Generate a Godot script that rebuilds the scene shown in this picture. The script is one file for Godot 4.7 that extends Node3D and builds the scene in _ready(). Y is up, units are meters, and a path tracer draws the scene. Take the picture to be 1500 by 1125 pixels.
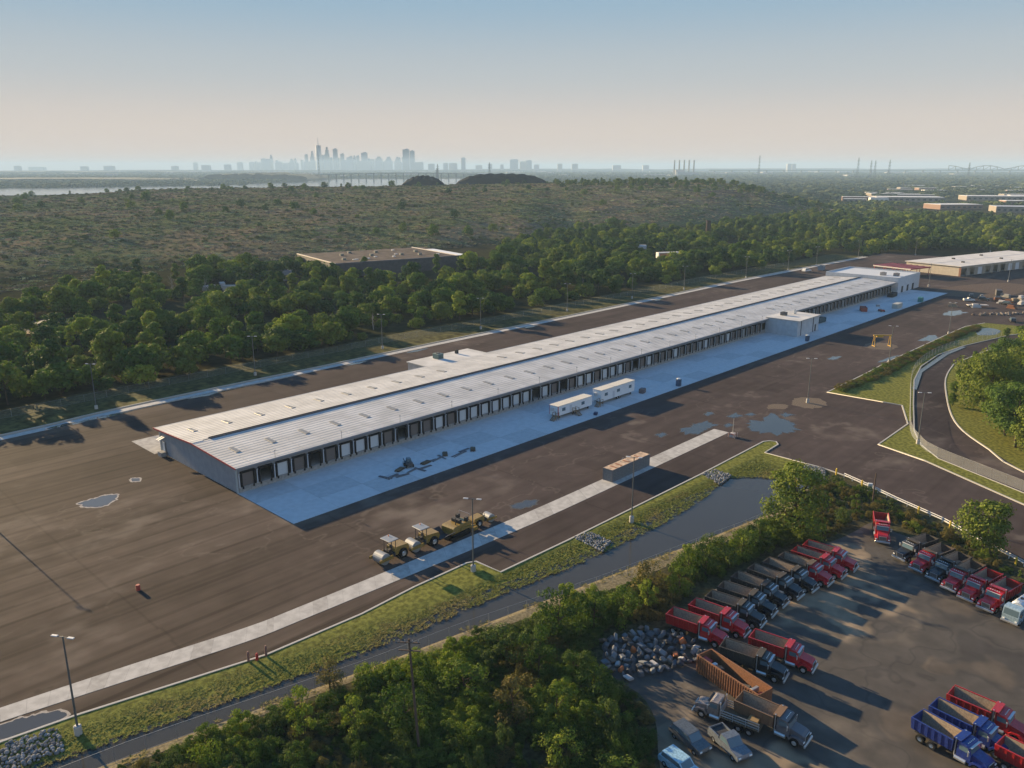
extends Node3D
# A freight terminal seen from the air in low sun: long dock building, yard, truck lot, wooded belt, overgrown hill, hazy city.
# Axes: -Z runs along the terminal, -X towards the hill and the sun. Units are metres, the yard lies at y = 0.

const CAM_H := 62.0
const YAW := 43.5
var rng := RandomNumberGenerator.new()
var counts := {}
var mcache := {}
var tcache := {}


# ---------------------------------------------------------------- mesh builder
class MB:
	var v := PackedVector3Array()
	var n := PackedVector3Array()
	var uv := PackedVector2Array()
	var c := PackedColorArray()
	var col := Color.WHITE
	func tri(a: Vector3, b: Vector3, d: Vector3, nn: Vector3) -> void:
		if (b - a).cross(d - a).dot(nn) > 0.0:
			var t := b
			b = d
			d = t
		v.append(a); v.append(b); v.append(d)
		n.append(nn); n.append(nn); n.append(nn)
		c.append(col); c.append(col); c.append(col)
		uv.append(Vector2(a.x, a.z)); uv.append(Vector2(b.x, b.z)); uv.append(Vector2(d.x, d.z))
	func quad(a: Vector3, b: Vector3, d: Vector3, e: Vector3, nn: Vector3) -> void:
		tri(a, b, d, nn)
		tri(a, d, e, nn)
	func box(at: Vector3, s: Vector3, bs := Basis.IDENTITY) -> void:
		var h := s * 0.5
		for k in 3:
			for sg in [-1.0, 1.0]:
				var ax := Vector3.ZERO
				ax[k] = sg
				var p := Vector3.ZERO
				p[(k + 1) % 3] = h[(k + 1) % 3]
				var q := Vector3.ZERO
				q[(k + 2) % 3] = h[(k + 2) % 3]
				var o := ax * h[k]
				quad(at + bs * (o - p - q), at + bs * (o + p - q), at + bs * (o + p + q), at + bs * (o - p + q), (bs * ax).normalized())
	# a box whose edges are cut off by r
	func cbox(at: Vector3, s: Vector3, r: float, bs := Basis.IDENTITY) -> void:
		var h := s * 0.5
		var pf := PackedVector2Array([Vector2(-h.z + r, -h.y), Vector2(h.z - r, -h.y), Vector2(h.z, -h.y + r), Vector2(h.z, h.y - r), Vector2(h.z - r, h.y), Vector2(-h.z + r, h.y), Vector2(-h.z, h.y - r), Vector2(-h.z, -h.y + r)])
		var inner := PackedVector2Array()
		for p in pf:
			inner.append(Vector2(p.x - signf(p.x) * r * 0.7, p.y - signf(p.y) * r * 0.7))
		var m := pf.size()
		for i in m:
			var a := pf[i]
			var b := pf[(i + 1) % m]
			var nn := Vector3(0, -(b.x - a.x), b.y - a.y).normalized()
			quad(at + bs * Vector3(-h.x + r, a.y, a.x), at + bs * Vector3(h.x - r, a.y, a.x), at + bs * Vector3(h.x - r, b.y, b.x), at + bs * Vector3(-h.x + r, b.y, b.x), bs * nn)
			for sg in [-1.0, 1.0]:
				var ia := inner[i]
				var ib := inner[(i + 1) % m]
				var n2: Vector3 = (nn + Vector3(sg, 0, 0)).normalized()
				quad(at + bs * Vector3(sg * (h.x - r), a.y, a.x), at + bs * Vector3(sg * (h.x - r), b.y, b.x), at + bs * Vector3(sg * h.x, ib.y, ib.x), at + bs * Vector3(sg * h.x, ia.y, ia.x), bs * n2)
				tri(at + bs * Vector3(sg * h.x, 0, 0), at + bs * Vector3(sg * h.x, ia.y, ia.x), at + bs * Vector3(sg * h.x, ib.y, ib.x), bs * Vector3(sg, 0, 0))
	# profile of (z, y) points pushed along x from x0 to x1, the ends drawn in by ins
	func prism(pf: PackedVector2Array, x0: float, x1: float, xf := Transform3D.IDENTITY) -> void:
		var cen := Vector2.ZERO
		for p in pf: cen += p / pf.size()
		var area := 0.0
		for i in pf.size(): area += pf[i].cross(pf[(i + 1) % pf.size()])
		var sg := signf(area)
		for i in pf.size():
			var a := pf[i]
			var b := pf[(i + 1) % pf.size()]
			var e := b - a
			var nn := Vector3(0, -e.x, e.y).normalized() * sg
			quad(xf * Vector3(x0, a.y, a.x), xf * Vector3(x1, a.y, a.x), xf * Vector3(x1, b.y, b.x), xf * Vector3(x0, b.y, b.x), xf.basis * nn)
		var ix := Geometry2D.triangulate_polygon(pf)
		for i in range(0, ix.size(), 3):
			for s in [[x0, -1.0], [x1, 1.0]]:
				tri(xf * Vector3(s[0], pf[ix[i]].y, pf[ix[i]].x), xf * Vector3(s[0], pf[ix[i + 1]].y, pf[ix[i + 1]].x), xf * Vector3(s[0], pf[ix[i + 2]].y, pf[ix[i + 2]].x), xf.basis * Vector3(s[1] * signf(x1 - x0), 0, 0))
	func tube(a: Vector3, b: Vector3, r0: float, r1: float, seg := 8, caps := true) -> void:
		var d := (b - a).normalized()
		var s := d.cross(Vector3.RIGHT if absf(d.x) < 0.9 else Vector3.UP).normalized()
		var t := d.cross(s)
		for i in seg:
			var u0 := TAU * i / seg
			var u1 := TAU * (i + 1) / seg
			var e0 := s * cos(u0) + t * sin(u0)
			var e1 := s * cos(u1) + t * sin(u1)
			quad(a + e0 * r0, a + e1 * r0, b + e1 * r1, b + e0 * r1, (e0 + e1).normalized())
			if caps:
				tri(a, a + e0 * r0, a + e1 * r0, -d)
				tri(b, b + e0 * r1, b + e1 * r1, d)
	# profile of (radius, along) points turned round the line at + axis * along
	func lathe(pf: Array, at: Vector3, axis: Vector3, seg := 14) -> void:
		var s := axis.cross(Vector3.RIGHT if absf(axis.x) < 0.9 else Vector3.UP).normalized()
		var t := axis.cross(s)
		for k in pf.size() - 1:
			var p: Vector2 = pf[k]
			var q: Vector2 = pf[k + 1]
			for i in seg:
				var u0 := TAU * i / seg
				var u1 := TAU * (i + 1) / seg
				var e0 := s * cos(u0) + t * sin(u0)
				var e1 := s * cos(u1) + t * sin(u1)
				var em := (e0 + e1).normalized()
				var nn := (em * (q.y - p.y) - axis * (q.x - p.x)).normalized()
				quad(at + e0 * p.x + axis * p.y, at + e1 * p.x + axis * p.y, at + e1 * q.x + axis * q.y, at + e0 * q.x + axis * q.y, nn)
	func mesh() -> ArrayMesh:
		var ar := []
		ar.resize(Mesh.ARRAY_MAX)
		ar[Mesh.ARRAY_VERTEX] = v
		ar[Mesh.ARRAY_NORMAL] = n
		ar[Mesh.ARRAY_TEX_UV] = uv
		ar[Mesh.ARRAY_COLOR] = c
		var m := ArrayMesh.new()
		m.add_surface_from_arrays(Mesh.PRIMITIVE_TRIANGLES, ar)
		return m


# ---------------------------------------------------------------- naming, materials
func numbered(called: String) -> String:
	var k: int = counts.get(called, 0)
	counts[called] = k + 1
	return called if k == 0 else "%s_%03d" % [called, k]

func tag(o: Node, label: String, category: String, group := "", kind := "") -> Node:
	if label: o.set_meta("label", label)
	if category: o.set_meta("category", category)
	if group: o.set_meta("group", group)
	if kind: o.set_meta("kind", kind)
	return o

func thing(called: String, label: String, category: String, at := Vector3.ZERO, turn := 0.0, group := "") -> Node3D:
	var o := Node3D.new()
	o.name = numbered(called)
	add_child(o)
	o.position = at
	o.rotation.y = turn
	tag(o, label, category, group)
	return o

func copy(src: Node3D, called: String, label: String, at: Vector3, turn := 0.0, group := "", size := Vector3.ONE) -> Node3D:
	var o: Node3D = src.duplicate()
	o.name = numbered(called)
	add_child(o)
	o.transform = Transform3D(Basis(Vector3.UP, turn).scaled_local(size), at)
	if label: o.set_meta("label", label)
	if group: o.set_meta("group", group)
	return o

func part(mb: MB, called: String, m: Material, parent: Node) -> MeshInstance3D:
	return inst(mb.mesh(), called, m, parent)

func inst(me: Mesh, called: String, m: Material, parent: Node) -> MeshInstance3D:
	var o := MeshInstance3D.new()
	o.mesh = me
	o.material_override = m
	o.name = called
	parent.add_child(o, true)
	return o

func bx(called: String, m: Material, parent: Node, at: Vector3, s: Vector3, bs := Basis.IDENTITY) -> MeshInstance3D:
	var b := MB.new()
	b.box(at, s, bs)
	return part(b, called, m, parent)

func struct(mb: MB, called: String, m: Material) -> MeshInstance3D:
	var o := part(mb, numbered(called), m, self)
	o.set_meta("kind", "structure")
	return o

func lin(r: float, g: float, b: float) -> Color:
	return Color(r, g, b).linear_to_srgb()

# colours are real-world reflectances (linear)
func mat(r: float, g: float, b: float, rough := 0.8, metal := 0.0, tex: Texture2D = null, scale := 0.1, bump: Texture2D = null, bump_cm := 1.0) -> StandardMaterial3D:
	var key := "%f %f %f %f %f %s %f %s %f" % [r, g, b, rough, metal, tex, scale, bump, bump_cm]
	if mcache.has(key): return mcache[key]
	var m := StandardMaterial3D.new()
	m.albedo_color = lin(r, g, b)
	m.roughness = rough
	if rough > 0.85: m.metallic_specular = 0.15
	m.metallic = metal
	if tex:
		m.albedo_texture = tex
		m.uv1_triplanar = true
		m.uv1_world_triplanar = true
		m.uv1_scale = Vector3.ONE * scale
	if bump:
		m.heightmap_enabled = true
		m.heightmap_texture = bump
		m.heightmap_scale = bump_cm
		m.uv1_triplanar = true
		m.uv1_world_triplanar = true
		m.uv1_scale = Vector3.ONE * scale
	mcache[key] = m
	return m

func fnl(sd: int, freq: float, oct := 4) -> FastNoiseLite:
	var f := FastNoiseLite.new()
	f.seed = sd
	f.noise_type = FastNoiseLite.TYPE_SIMPLEX_SMOOTH
	f.frequency = freq
	f.fractal_octaves = oct
	return f

# a seamless grey pattern between lo and hi (linear), stored as sRGB
func grain(sd: int, freq: float, lo: float, hi: float, oct := 4, size := 512) -> ImageTexture:
	var key := "%d %f %f %f %d %d" % [sd, freq, lo, hi, oct, size]
	if tcache.has(key): return tcache[key]
	var d := fnl(sd, freq, oct).get_seamless_image(size, size).get_data()
	var lut := PackedByteArray()
	for i in 256:
		var t := smoothstep(0.1, 0.9, i / 255.0)
		lut.append(int(clampf(Color(lerpf(lo, hi, t), 0, 0).linear_to_srgb().r, 0, 1) * 255.0))
	var out := PackedByteArray()
	out.resize(size * size)
	var step := d.size() / (size * size)
	for i in size * size:
		out[i] = lut[d[i * step]]
	tcache[key] = ImageTexture.create_from_image(Image.create_from_data(size, size, false, Image.FORMAT_L8, out))
	return tcache[key]

func poly(a: Array) -> PackedVector2Array:
	var p := PackedVector2Array()
	for i in range(0, a.size(), 2):
		p.append(Vector2(a[i], a[i + 1]))
	return p

# a level sheet; uv in the unit square of rect when rect is given, else in metres
func sheet(called: String, p: PackedVector2Array, y: float, m: Material, rect := Rect2()) -> MeshInstance3D:
	var b := MB.new()
	var ix := Geometry2D.triangulate_polygon(p)
	for i in range(0, ix.size(), 3):
		b.tri(Vector3(p[ix[i]].x, y, p[ix[i]].y), Vector3(p[ix[i + 1]].x, y, p[ix[i + 1]].y), Vector3(p[ix[i + 2]].x, y, p[ix[i + 2]].y), Vector3.UP)
	if rect.has_area():
		for i in b.uv.size():
			b.uv[i] = (b.uv[i] - rect.position) / rect.size
	return struct(b, called, m)

# Catmull-Rom smoothing of an open line
func smooth(p: PackedVector2Array, k := 5) -> PackedVector2Array:
	var o := PackedVector2Array()
	for i in p.size() - 1:
		var a := p[maxi(i - 1, 0)]
		var d := p[mini(i + 2, p.size() - 1)]
		for j in k:
			o.append(p[i].cubic_interpolate(p[i + 1], a, d, float(j) / k))
	o.append(p[p.size() - 1])
	return o

func offset_line(p: PackedVector2Array, w: float) -> PackedVector2Array:
	var o := PackedVector2Array()
	for i in p.size():
		var d := (p[mini(i + 1, p.size() - 1)] - p[maxi(i - 1, 0)]).normalized()
		o.append(p[i] + Vector2(-d.y, d.x) * w)
	return o

# a raised strip (kerb, rail) of width w and height between y0 and y1 along the line
func strip(mb: MB, p: PackedVector2Array, w: float, y0: float, y1: float) -> void:
	var l := offset_line(p, -w * 0.5)
	var r := offset_line(p, w * 0.5)
	for i in p.size() - 1:
		var t := [Vector3(l[i].x, y1, l[i].y), Vector3(l[i + 1].x, y1, l[i + 1].y), Vector3(r[i + 1].x, y1, r[i + 1].y), Vector3(r[i].x, y1, r[i].y)]
		mb.quad(t[0], t[1], t[2], t[3], Vector3.UP)
		var dn := Vector3(0, y0 - y1, 0)
		var nl := Vector3(l[i].x - r[i].x, 0, l[i].y - r[i].y).normalized()
		mb.quad(t[0], t[1], t[1] + dn, t[0] + dn, nl)
		mb.quad(t[3], t[2], t[2] + dn, t[3] + dn, -nl)
		if i == 0: mb.quad(t[0], t[3], t[3] + dn, t[0] + dn, Vector3(p[0].x - p[1].x, 0, p[0].y - p[1].y).normalized())
		if i == p.size() - 2: mb.quad(t[1], t[2], t[2] + dn, t[1] + dn, Vector3(p[i + 1].x - p[i].x, 0, p[i + 1].y - p[i].y).normalized())

# points at least gap apart inside a polygon
func scatter(p: PackedVector2Array, gap: float, tries: int) -> Array:
	var bb := Rect2(p[0], Vector2.ZERO)
	for q in p: bb = bb.expand(q)
	var cells := {}
	var out := []
	for k in tries:
		var q := bb.position + Vector2(rng.randf(), rng.randf()) * bb.size
		if not Geometry2D.is_point_in_polygon(q, p): continue
		var cx := int(floor(q.x / gap))
		var cz := int(floor(q.y / gap))
		var ok := true
		for i in range(-1, 2):
			for j in range(-1, 2):
				var key := Vector2i(cx + i, cz + j)
				if cells.has(key):
					for o in cells[key]:
						if o.distance_squared_to(q) < gap * gap: ok = false
		if ok:
			var me := Vector2i(cx, cz)
			if not cells.has(me): cells[me] = []
			cells[me].append(q)
			out.append(q)
	return out

func multi(called: String, me: Mesh, m: Material, xs: Array, cols: Array, label: String, category: String, parent: Node = self) -> MultiMeshInstance3D:
	var mm := MultiMesh.new()
	mm.transform_format = MultiMesh.TRANSFORM_3D
	mm.use_colors = cols.size() > 0
	mm.mesh = me
	mm.instance_count = xs.size()
	for i in xs.size():
		mm.set_instance_transform(i, xs[i])
		if cols.size(): mm.set_instance_color(i, cols[i])
	var o := MultiMeshInstance3D.new()
	o.multimesh = mm
	o.material_override = m
	o.name = numbered(called) if parent == self else called
	parent.add_child(o, true)
	tag(o, label, category, "", "stuff")
	return o

# lateral and forward metres as surveyed from the lookout over the yard
func survey(r: float, f: float) -> Vector2:
	var a := deg_to_rad(YAW)
	return Vector2(r * cos(a) - f * sin(a), -r * sin(a) - f * cos(a))

func along(x: float, z: float) -> Vector2:   # the inverse: (lateral, forward)
	var a := deg_to_rad(YAW)
	return Vector2(x * cos(a) - z * sin(a), -x * sin(a) - z * cos(a))

func lut(t: float, table: Array) -> float:
	for i in range(0, table.size() - 2, 2):
		if t <= table[i + 2]:
			return lerpf(table[i + 1], table[i + 3], smoothstep(0, 1, clampf((t - table[i]) / (table[i + 2] - table[i]), 0, 1)))
	return table[table.size() - 1]

# ---------------------------------------------------------------- terrain
var hill_noise: FastNoiseLite

func land(x: float, z: float) -> float:
	var q := along(x, z)
	if x > -236 and x < 40 and z > -640 and z < 60: return -0.8
	var f0 := lut(q.x, [-400, 330, -215, 500, -90, 600, 0, 680, 70, 800, 390, 1000, 520, 1000])
	var hc := lut(q.x, [-1000, 14, -767, 18, -512, 29, -318, 32, 104, 38, 260, 40, 325, 38, 370, 30, 410, 17, 470, 0])
	var t := clampf((q.y - f0) / (1250 - f0), 0, 1)
	var up := 1.0 - pow(1.0 - t, 1.6)
	var down := 1.0 - smoothstep(1330, 1750, q.y)
	var h := hc * up * down
	h += hill_noise.get_noise_2d(x, z) * 1.6 * smoothstep(2, 12, h)
	var far := smoothstep(2500, 9000, q.y) * 6.0
	var bay := 1.0 - smoothstep(0.0, 60.0, bay_edge(q))
	return maxf(h, 0.0) - 0.12 + far - bay * 3.0

# negative inside the bay
func bay_edge(q: Vector2) -> float:
	if q.y < 1700 or q.y > 5200: return 999.0
	var shore := 1790.0
	var over := lut(q.x, [-3000, 2560, -1600, 2620, -1100, 3000, -700, 3350, -480, 3400, -250, 2600, -150, 1600])
	var a := maxf(shore - q.y, q.y - over)
	var b := maxf(maxf(2000.0 - q.y, q.y - 4900.0), maxf(-1000.0 - q.x, q.x + 80.0))   # the reach under the viaduct
	return minf(a, b)


# ---------------------------------------------------------------- trees
func rand_dir() -> Vector3:
	var z := rng.randf_range(-1, 1)
	var a := rng.randf() * TAU
	var s := sqrt(1 - z * z)
	return Vector3(s * cos(a), z, s * sin(a))

func leaf(b: MB, at: Vector3, outward: Vector3, s: float) -> void:
	var nn := (outward * 1.5 + rand_dir() * 0.9 + Vector3.UP * 0.3).normalized()
	var u := nn.cross(rand_dir()).normalized()
	var w := nn.cross(u)
	var l := s * rng.randf_range(0.7, 1.3)
	b.quad(at - u * l, at - w * l * 0.55, at + u * l, at + w * l * 0.55, nn)

# {trunk: mesh, crown: mesh}; h height, r crown radius, k lobes, per leaves in a lobe, s leaf size, low where the crown starts (share of h)
func grow(sd: int, h: float, r: float, k: int, per: int, s: float, low := 0.22, spread := 1.0) -> Dictionary:
	rng.seed = sd
	var t := MB.new()
	var c := MB.new()
	var top := Vector3(rng.randf_range(-0.3, 0.3), h * 0.62, rng.randf_range(-0.3, 0.3))
	var rt := h * 0.022 + 0.03
	var bend := Vector3(rng.randf_range(-0.3, 0.3), h * 0.3, rng.randf_range(-0.3, 0.3))
	t.tube(Vector3(0, -0.4, 0), bend, rt, rt * 0.72, 7, false)
	t.tube(bend, top, rt * 0.72, rt * 0.35, 7, false)
	for i in k:
		var a := TAU * i / k * 2.4 + rng.randf() * 0.8
		var e := rng.randf()
		var y := lerpf(low + 0.1, 0.9, (i + 0.5) / k) * h
		var fall := sqrt(maxf(0.05, 1.0 - pow((y / h - 0.5) / 0.56, 2)))
		var d := r * fall * rng.randf_range(0.35, 0.78) * spread
		if i == k - 1: d *= 0.3
		var cen := Vector3(cos(a) * d, y, sin(a) * d)
		var lr := r * rng.randf_range(0.36, 0.58) * (0.75 + 0.35 * fall)
		t.tube(bend.lerp(top, clampf(y / h - 0.2, 0.0, 1.0)), cen, rt * 0.38, rt * 0.1, 5, false)
		var shape := Vector3(1, rng.randf_range(0.62, 0.85), 1) * lr
		var tone := rng.randf_range(0.86, 1.14)
		for j in per:
			var o := rand_dir()
			if o.y < -0.3 and rng.randf() < 0.5: o.y = -o.y
			var p := cen + o * shape * pow(rng.randf_range(0.22, 1.0), 0.42) * rng.randf_range(0.85, 1.14)
			if p.y < h * low * 0.7: continue
			var g := tone * rng.randf_range(0.7, 1.3)
			c.col = Color(g * rng.randf_range(0.88, 1.18), g, g * rng.randf_range(0.75, 1.15))
			leaf(c, p, o, s)
	return {"trunk": t.mesh(), "crown": c.mesh(), "both": null}

func leafmat(r: float, g: float, b: float) -> StandardMaterial3D:
	var m := mat(r, g, b, 0.75)
	m.vertex_color_use_as_albedo = true
	m.backlight_enabled = true
	m.backlight = lin(0.4, 0.5, 0.2)
	m.metallic_specular = 0.12
	return m

func plant(kind: Dictionary, lm: Material, called: String, label: String, category: String, group: String, at: Vector3, turn: float, size: Vector3, stem := "trunk", top := "crown") -> Node3D:
	var o := thing(called, label, category, at, 0, group)
	o.transform = Transform3D(Basis(Vector3.UP, turn).scaled_local(size), at)
	inst(kind.trunk, stem, bark, o)
	inst(kind.crown, top, lm, o)
	return o

var bark: StandardMaterial3D

# ---------------------------------------------------------------- vehicles; forward is -Z, the origin lies on the ground
func wheel(parent: Node, at: Vector3, r: float, w: float, side: float) -> void:
	var t := MB.new()
	t.lathe([Vector2(r * 0.56, -w * 0.5), Vector2(r * 0.92, -w * 0.5), Vector2(r, -w * 0.36), Vector2(r, w * 0.36), Vector2(r * 0.92, w * 0.5), Vector2(r * 0.56, w * 0.5)], at, Vector3.RIGHT, 16)
	var ty := part(t, "wheel", m_tyre, parent)
	var h := MB.new()
	h.lathe([Vector2(r * 0.58, -w * 0.42), Vector2(r * 0.58, w * 0.34), Vector2(r * 0.34, w * 0.24), Vector2(r * 0.2, w * 0.4), Vector2(0.0, w * 0.42)], at, Vector3.RIGHT * side, 12)
	part(h, "rim", m_chrome, ty)

var m_tyre: StandardMaterial3D
var m_chrome: StandardMaterial3D
var m_glass: StandardMaterial3D
var m_dark: StandardMaterial3D
var m_liner: StandardMaterial3D
var m_lamp: StandardMaterial3D
var m_steel: StandardMaterial3D

func paint(r: float, g: float, b: float) -> StandardMaterial3D:
	var m := mat(r, g, b, 0.48, 0.0, grain(31, 0.025, 0.62, 1.0, 5), 0.22)
	m.clearcoat_enabled = true
	m.clearcoat = 0.35
	m.clearcoat_roughness = 0.2
	return m

func truck_front(o: Node3D, cab: Material, visor: Material) -> void:
	var b := MB.new()
	b.prism(poly([-3.85, 0.82, -3.95, 1.2, -3.88, 1.5, -3.55, 1.66, -2.3, 1.9, -2.3, 0.82]), -0.82, 0.82)
	for s in [-1.0, 1.0]:
		b.prism(poly([-3.95, 0.72, -3.85, 1.12, -3.45, 1.32, -2.6, 1.32, -2.3, 1.0, -2.25, 0.72, -2.42, 0.72, -2.55, 1.0, -2.8, 1.16, -3.2, 1.16, -3.42, 1.0, -3.5, 0.72]), s * 0.83, s * 1.2)
	var hood := part(b, "hood", cab, o)
	b = MB.new()
	b.box(Vector3(0, 1.15, -3.97), Vector3(1.16, 0.72, 0.05))
	var g := part(b, "grille", m_chrome, o)
	b = MB.new()
	for i in 7: b.box(Vector3(-0.45 + 0.15 * i, 1.15, -4.005), Vector3(0.09, 0.6, 0.02))
	part(b, "grille_bars", m_dark, g)
	b = MB.new()
	b.cbox(Vector3(0, 0.58, -4.12), Vector3(2.4, 0.34, 0.2), 0.05)
	part(b, "bumper", m_chrome, o)
	for s in [-1.0, 1.0]:
		b = MB.new()
		b.cbox(Vector3(s * 0.98, 1.0, -3.98), Vector3(0.3, 0.2, 0.1), 0.03)
		part(b, "headlight", m_lamp, o)
		b = MB.new()
		b.box(Vector3(s * 1.36, 2.1, -2.15), Vector3(0.22, 0.5, 0.1))
		b.tube(Vector3(s * 1.08, 2.28, -2.0), Vector3(s * 1.36, 2.2, -2.13), 0.025, 0.025, 5)
		part(b, "mirror", m_chrome, o)
		b = MB.new()
		b.tube(Vector3(s * 1.02, 0.9, -0.62), Vector3(s * 1.02, 3.05, -0.62), 0.075, 0.075, 8)
		part(b, "exhaust_stack", m_chrome, o)
		b = MB.new()
		b.tube(Vector3(s * 1.0, 0.78, -1.9), Vector3(s * 1.0, 0.78, -0.7), 0.27, 0.27, 10)
		part(b, "fuel_tank", m_chrome, o)
		wheel(o, Vector3(s * 1.02, 0.5, -2.95), 0.5, 0.3, s)
	b = MB.new()
	b.prism(poly([-2.3, 0.85, -2.3, 1.88, -1.98, 2.66, -1.8, 2.78, -0.95, 2.8, -0.82, 2.7, -0.82, 0.85]), -1.08, 1.08)
	var c := part(b, "cab", cab, o)
	b = MB.new()
	var nz := Vector3(0, 0.38, -0.92).normalized()
	b.quad(Vector3(-0.95, 1.95, -2.285), Vector3(0.95, 1.95, -2.285), Vector3(0.88, 2.56, -2.035), Vector3(-0.88, 2.56, -2.035), nz)
	part(b, "windshield", m_glass, c)
	for s in [-1.0, 1.0]:
		b = MB.new()
		b.prism(poly([-2.1, 1.95, -1.9, 2.52, -1.05, 2.52, -1.05, 1.95]), s * 1.075, s * 1.092)
		part(b, "side_window", m_glass, c)
	b = MB.new()
	b.box(Vector3(0, 2.62, -2.13), Vector3(1.95, 0.05, 0.34), Basis(Vector3.RIGHT, 0.35))
	part(b, "visor", visor, c)
	b = MB.new()
	for i in 5: b.cbox(Vector3(-0.6 + i * 0.3, 2.83, -1.7), Vector3(0.12, 0.07, 0.1), 0.015)
	part(b, "roof_lights", m_lamp, c)

func chassis(o: Node3D, rear: float) -> void:
	var b := MB.new()
	for s in [-1.0, 1.0]: b.box(Vector3(s * 0.42, 0.88, (rear - 3.8) * 0.5), Vector3(0.1, 0.28, rear + 3.8))
	for z in [-2.9, -0.4, 1.2, 2.5, rear - 0.1]: b.box(Vector3(0, 0.86, z), Vector3(0.74, 0.16, 0.12))
	for z in [-2.95, 1.75, 3.05]: b.tube(Vector3(-0.95, 0.5, z), Vector3(0.95, 0.5, z), 0.09, 0.09, 6)
	part(b, "chassis", m_dark, o)
	for z in [1.75, 3.05]:
		for s in [-1.0, 1.0]: wheel(o, Vector3(s * 0.95, 0.5, z), 0.5, 0.56, s)

func dump_truck(cab: Material, bed: Material, visor: Material) -> Node3D:
	var o := Node3D.new()
	chassis(o, 4.1)
	truck_front(o, cab, visor)
	# bed: outer skin, rusty liner inside, ribs, tailgate, shield over the cab
	var b := MB.new()
	var lo := 1.22
	var hi := 2.62
	for s in [-1.0, 1.0]:
		b.quad(Vector3(s * 1.12, lo, -0.35), Vector3(s * 1.12, lo, 4.05), Vector3(s * 1.24, hi, 4.2), Vector3(s * 1.24, hi, -0.45), Vector3(s, -0.08, 0).normalized())
		b.cbox(Vector3(s * 1.23, hi + 0.03, 1.87), Vector3(0.14, 0.12, 4.7), 0.02)
	b.quad(Vector3(-1.12, lo, -0.35), Vector3(1.12, lo, -0.35), Vector3(1.12, lo, 4.05), Vector3(-1.12, lo, 4.05), Vector3.DOWN)
	b.quad(Vector3(-1.12, lo, -0.35), Vector3(1.12, lo, -0.35), Vector3(1.24, 2.95, -0.47), Vector3(-1.24, 2.95, -0.47), Vector3(0, 0, -1))
	b.cbox(Vector3(0, 2.98, -0.78), Vector3(2.3, 0.07, 0.8), 0.02)
	var bd := part(b, "dump_bed", bed, o)
	b = MB.new()
	for s in [-1.0, 1.0]:
		for i in 6:
			var z := 0.1 + i * 0.75
			b.quad(Vector3(s * 1.2, lo + 0.02, z - 0.06), Vector3(s * 1.2, lo + 0.02, z + 0.06), Vector3(s * 1.31, hi - 0.02, z + 0.06), Vector3(s * 1.31, hi - 0.02, z - 0.06), Vector3(s, 0, 0))
			b.quad(Vector3(s * 1.13, lo, z - 0.06), Vector3(s * 1.2, lo, z - 0.06), Vector3(s * 1.31, hi, z - 0.06), Vector3(s * 1.24, hi, z - 0.06), Vector3(0, 0, -1))
			b.quad(Vector3(s * 1.13, lo, z + 0.06), Vector3(s * 1.2, lo, z + 0.06), Vector3(s * 1.31, hi, z + 0.06), Vector3(s * 1.24, hi, z + 0.06), Vector3(0, 0, 1))
	part(b, "ribs", bed, bd).set_meta("kind", "stuff")
	b = MB.new()
	for s in [-1.0, 1.0]:
		b.quad(Vector3(s * 0.82, lo + 0.1, -0.2), Vector3(s * 0.82, lo + 0.1, 4.0), Vector3(s * 1.17, hi, 4.15), Vector3(s * 1.17, hi, -0.38), Vector3(-s, 0.25, 0).normalized())
	b.quad(Vector3(-0.82, lo + 0.1, -0.2), Vector3(0.82, lo + 0.1, -0.2), Vector3(0.82, lo + 0.1, 4.0), Vector3(-0.82, lo + 0.1, 4.0), Vector3.UP)
	b.quad(Vector3(-0.82, lo + 0.1, -0.2), Vector3(0.82, lo + 0.1, -0.2), Vector3(1.17, 2.93, -0.44), Vector3(-1.17, 2.93, -0.44), Vector3(0, 0.1, 1).normalized())
	part(b, "liner", m_liner, bd)
	b = MB.new()
	b.prism(poly([4.06, lo, 4.2, hi - 0.05, 4.28, hi - 0.05, 4.14, lo]), -1.14, 1.14)
	for x in [-1.0, 0.0, 1.0]: b.prism(poly([4.14, lo, 4.28, hi - 0.1, 4.34, hi - 0.1, 4.2, lo]), x - 0.06, x + 0.06)
	part(b, "tailgate", bed, o)
	b = MB.new()
	for s in [-1.0, 1.0]: b.box(Vector3(s * 0.95, 1.08, 2.4), Vector3(0.5, 0.03, 2.6))
	part(b, "rear_fenders", m_dark, o)
	return o

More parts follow.
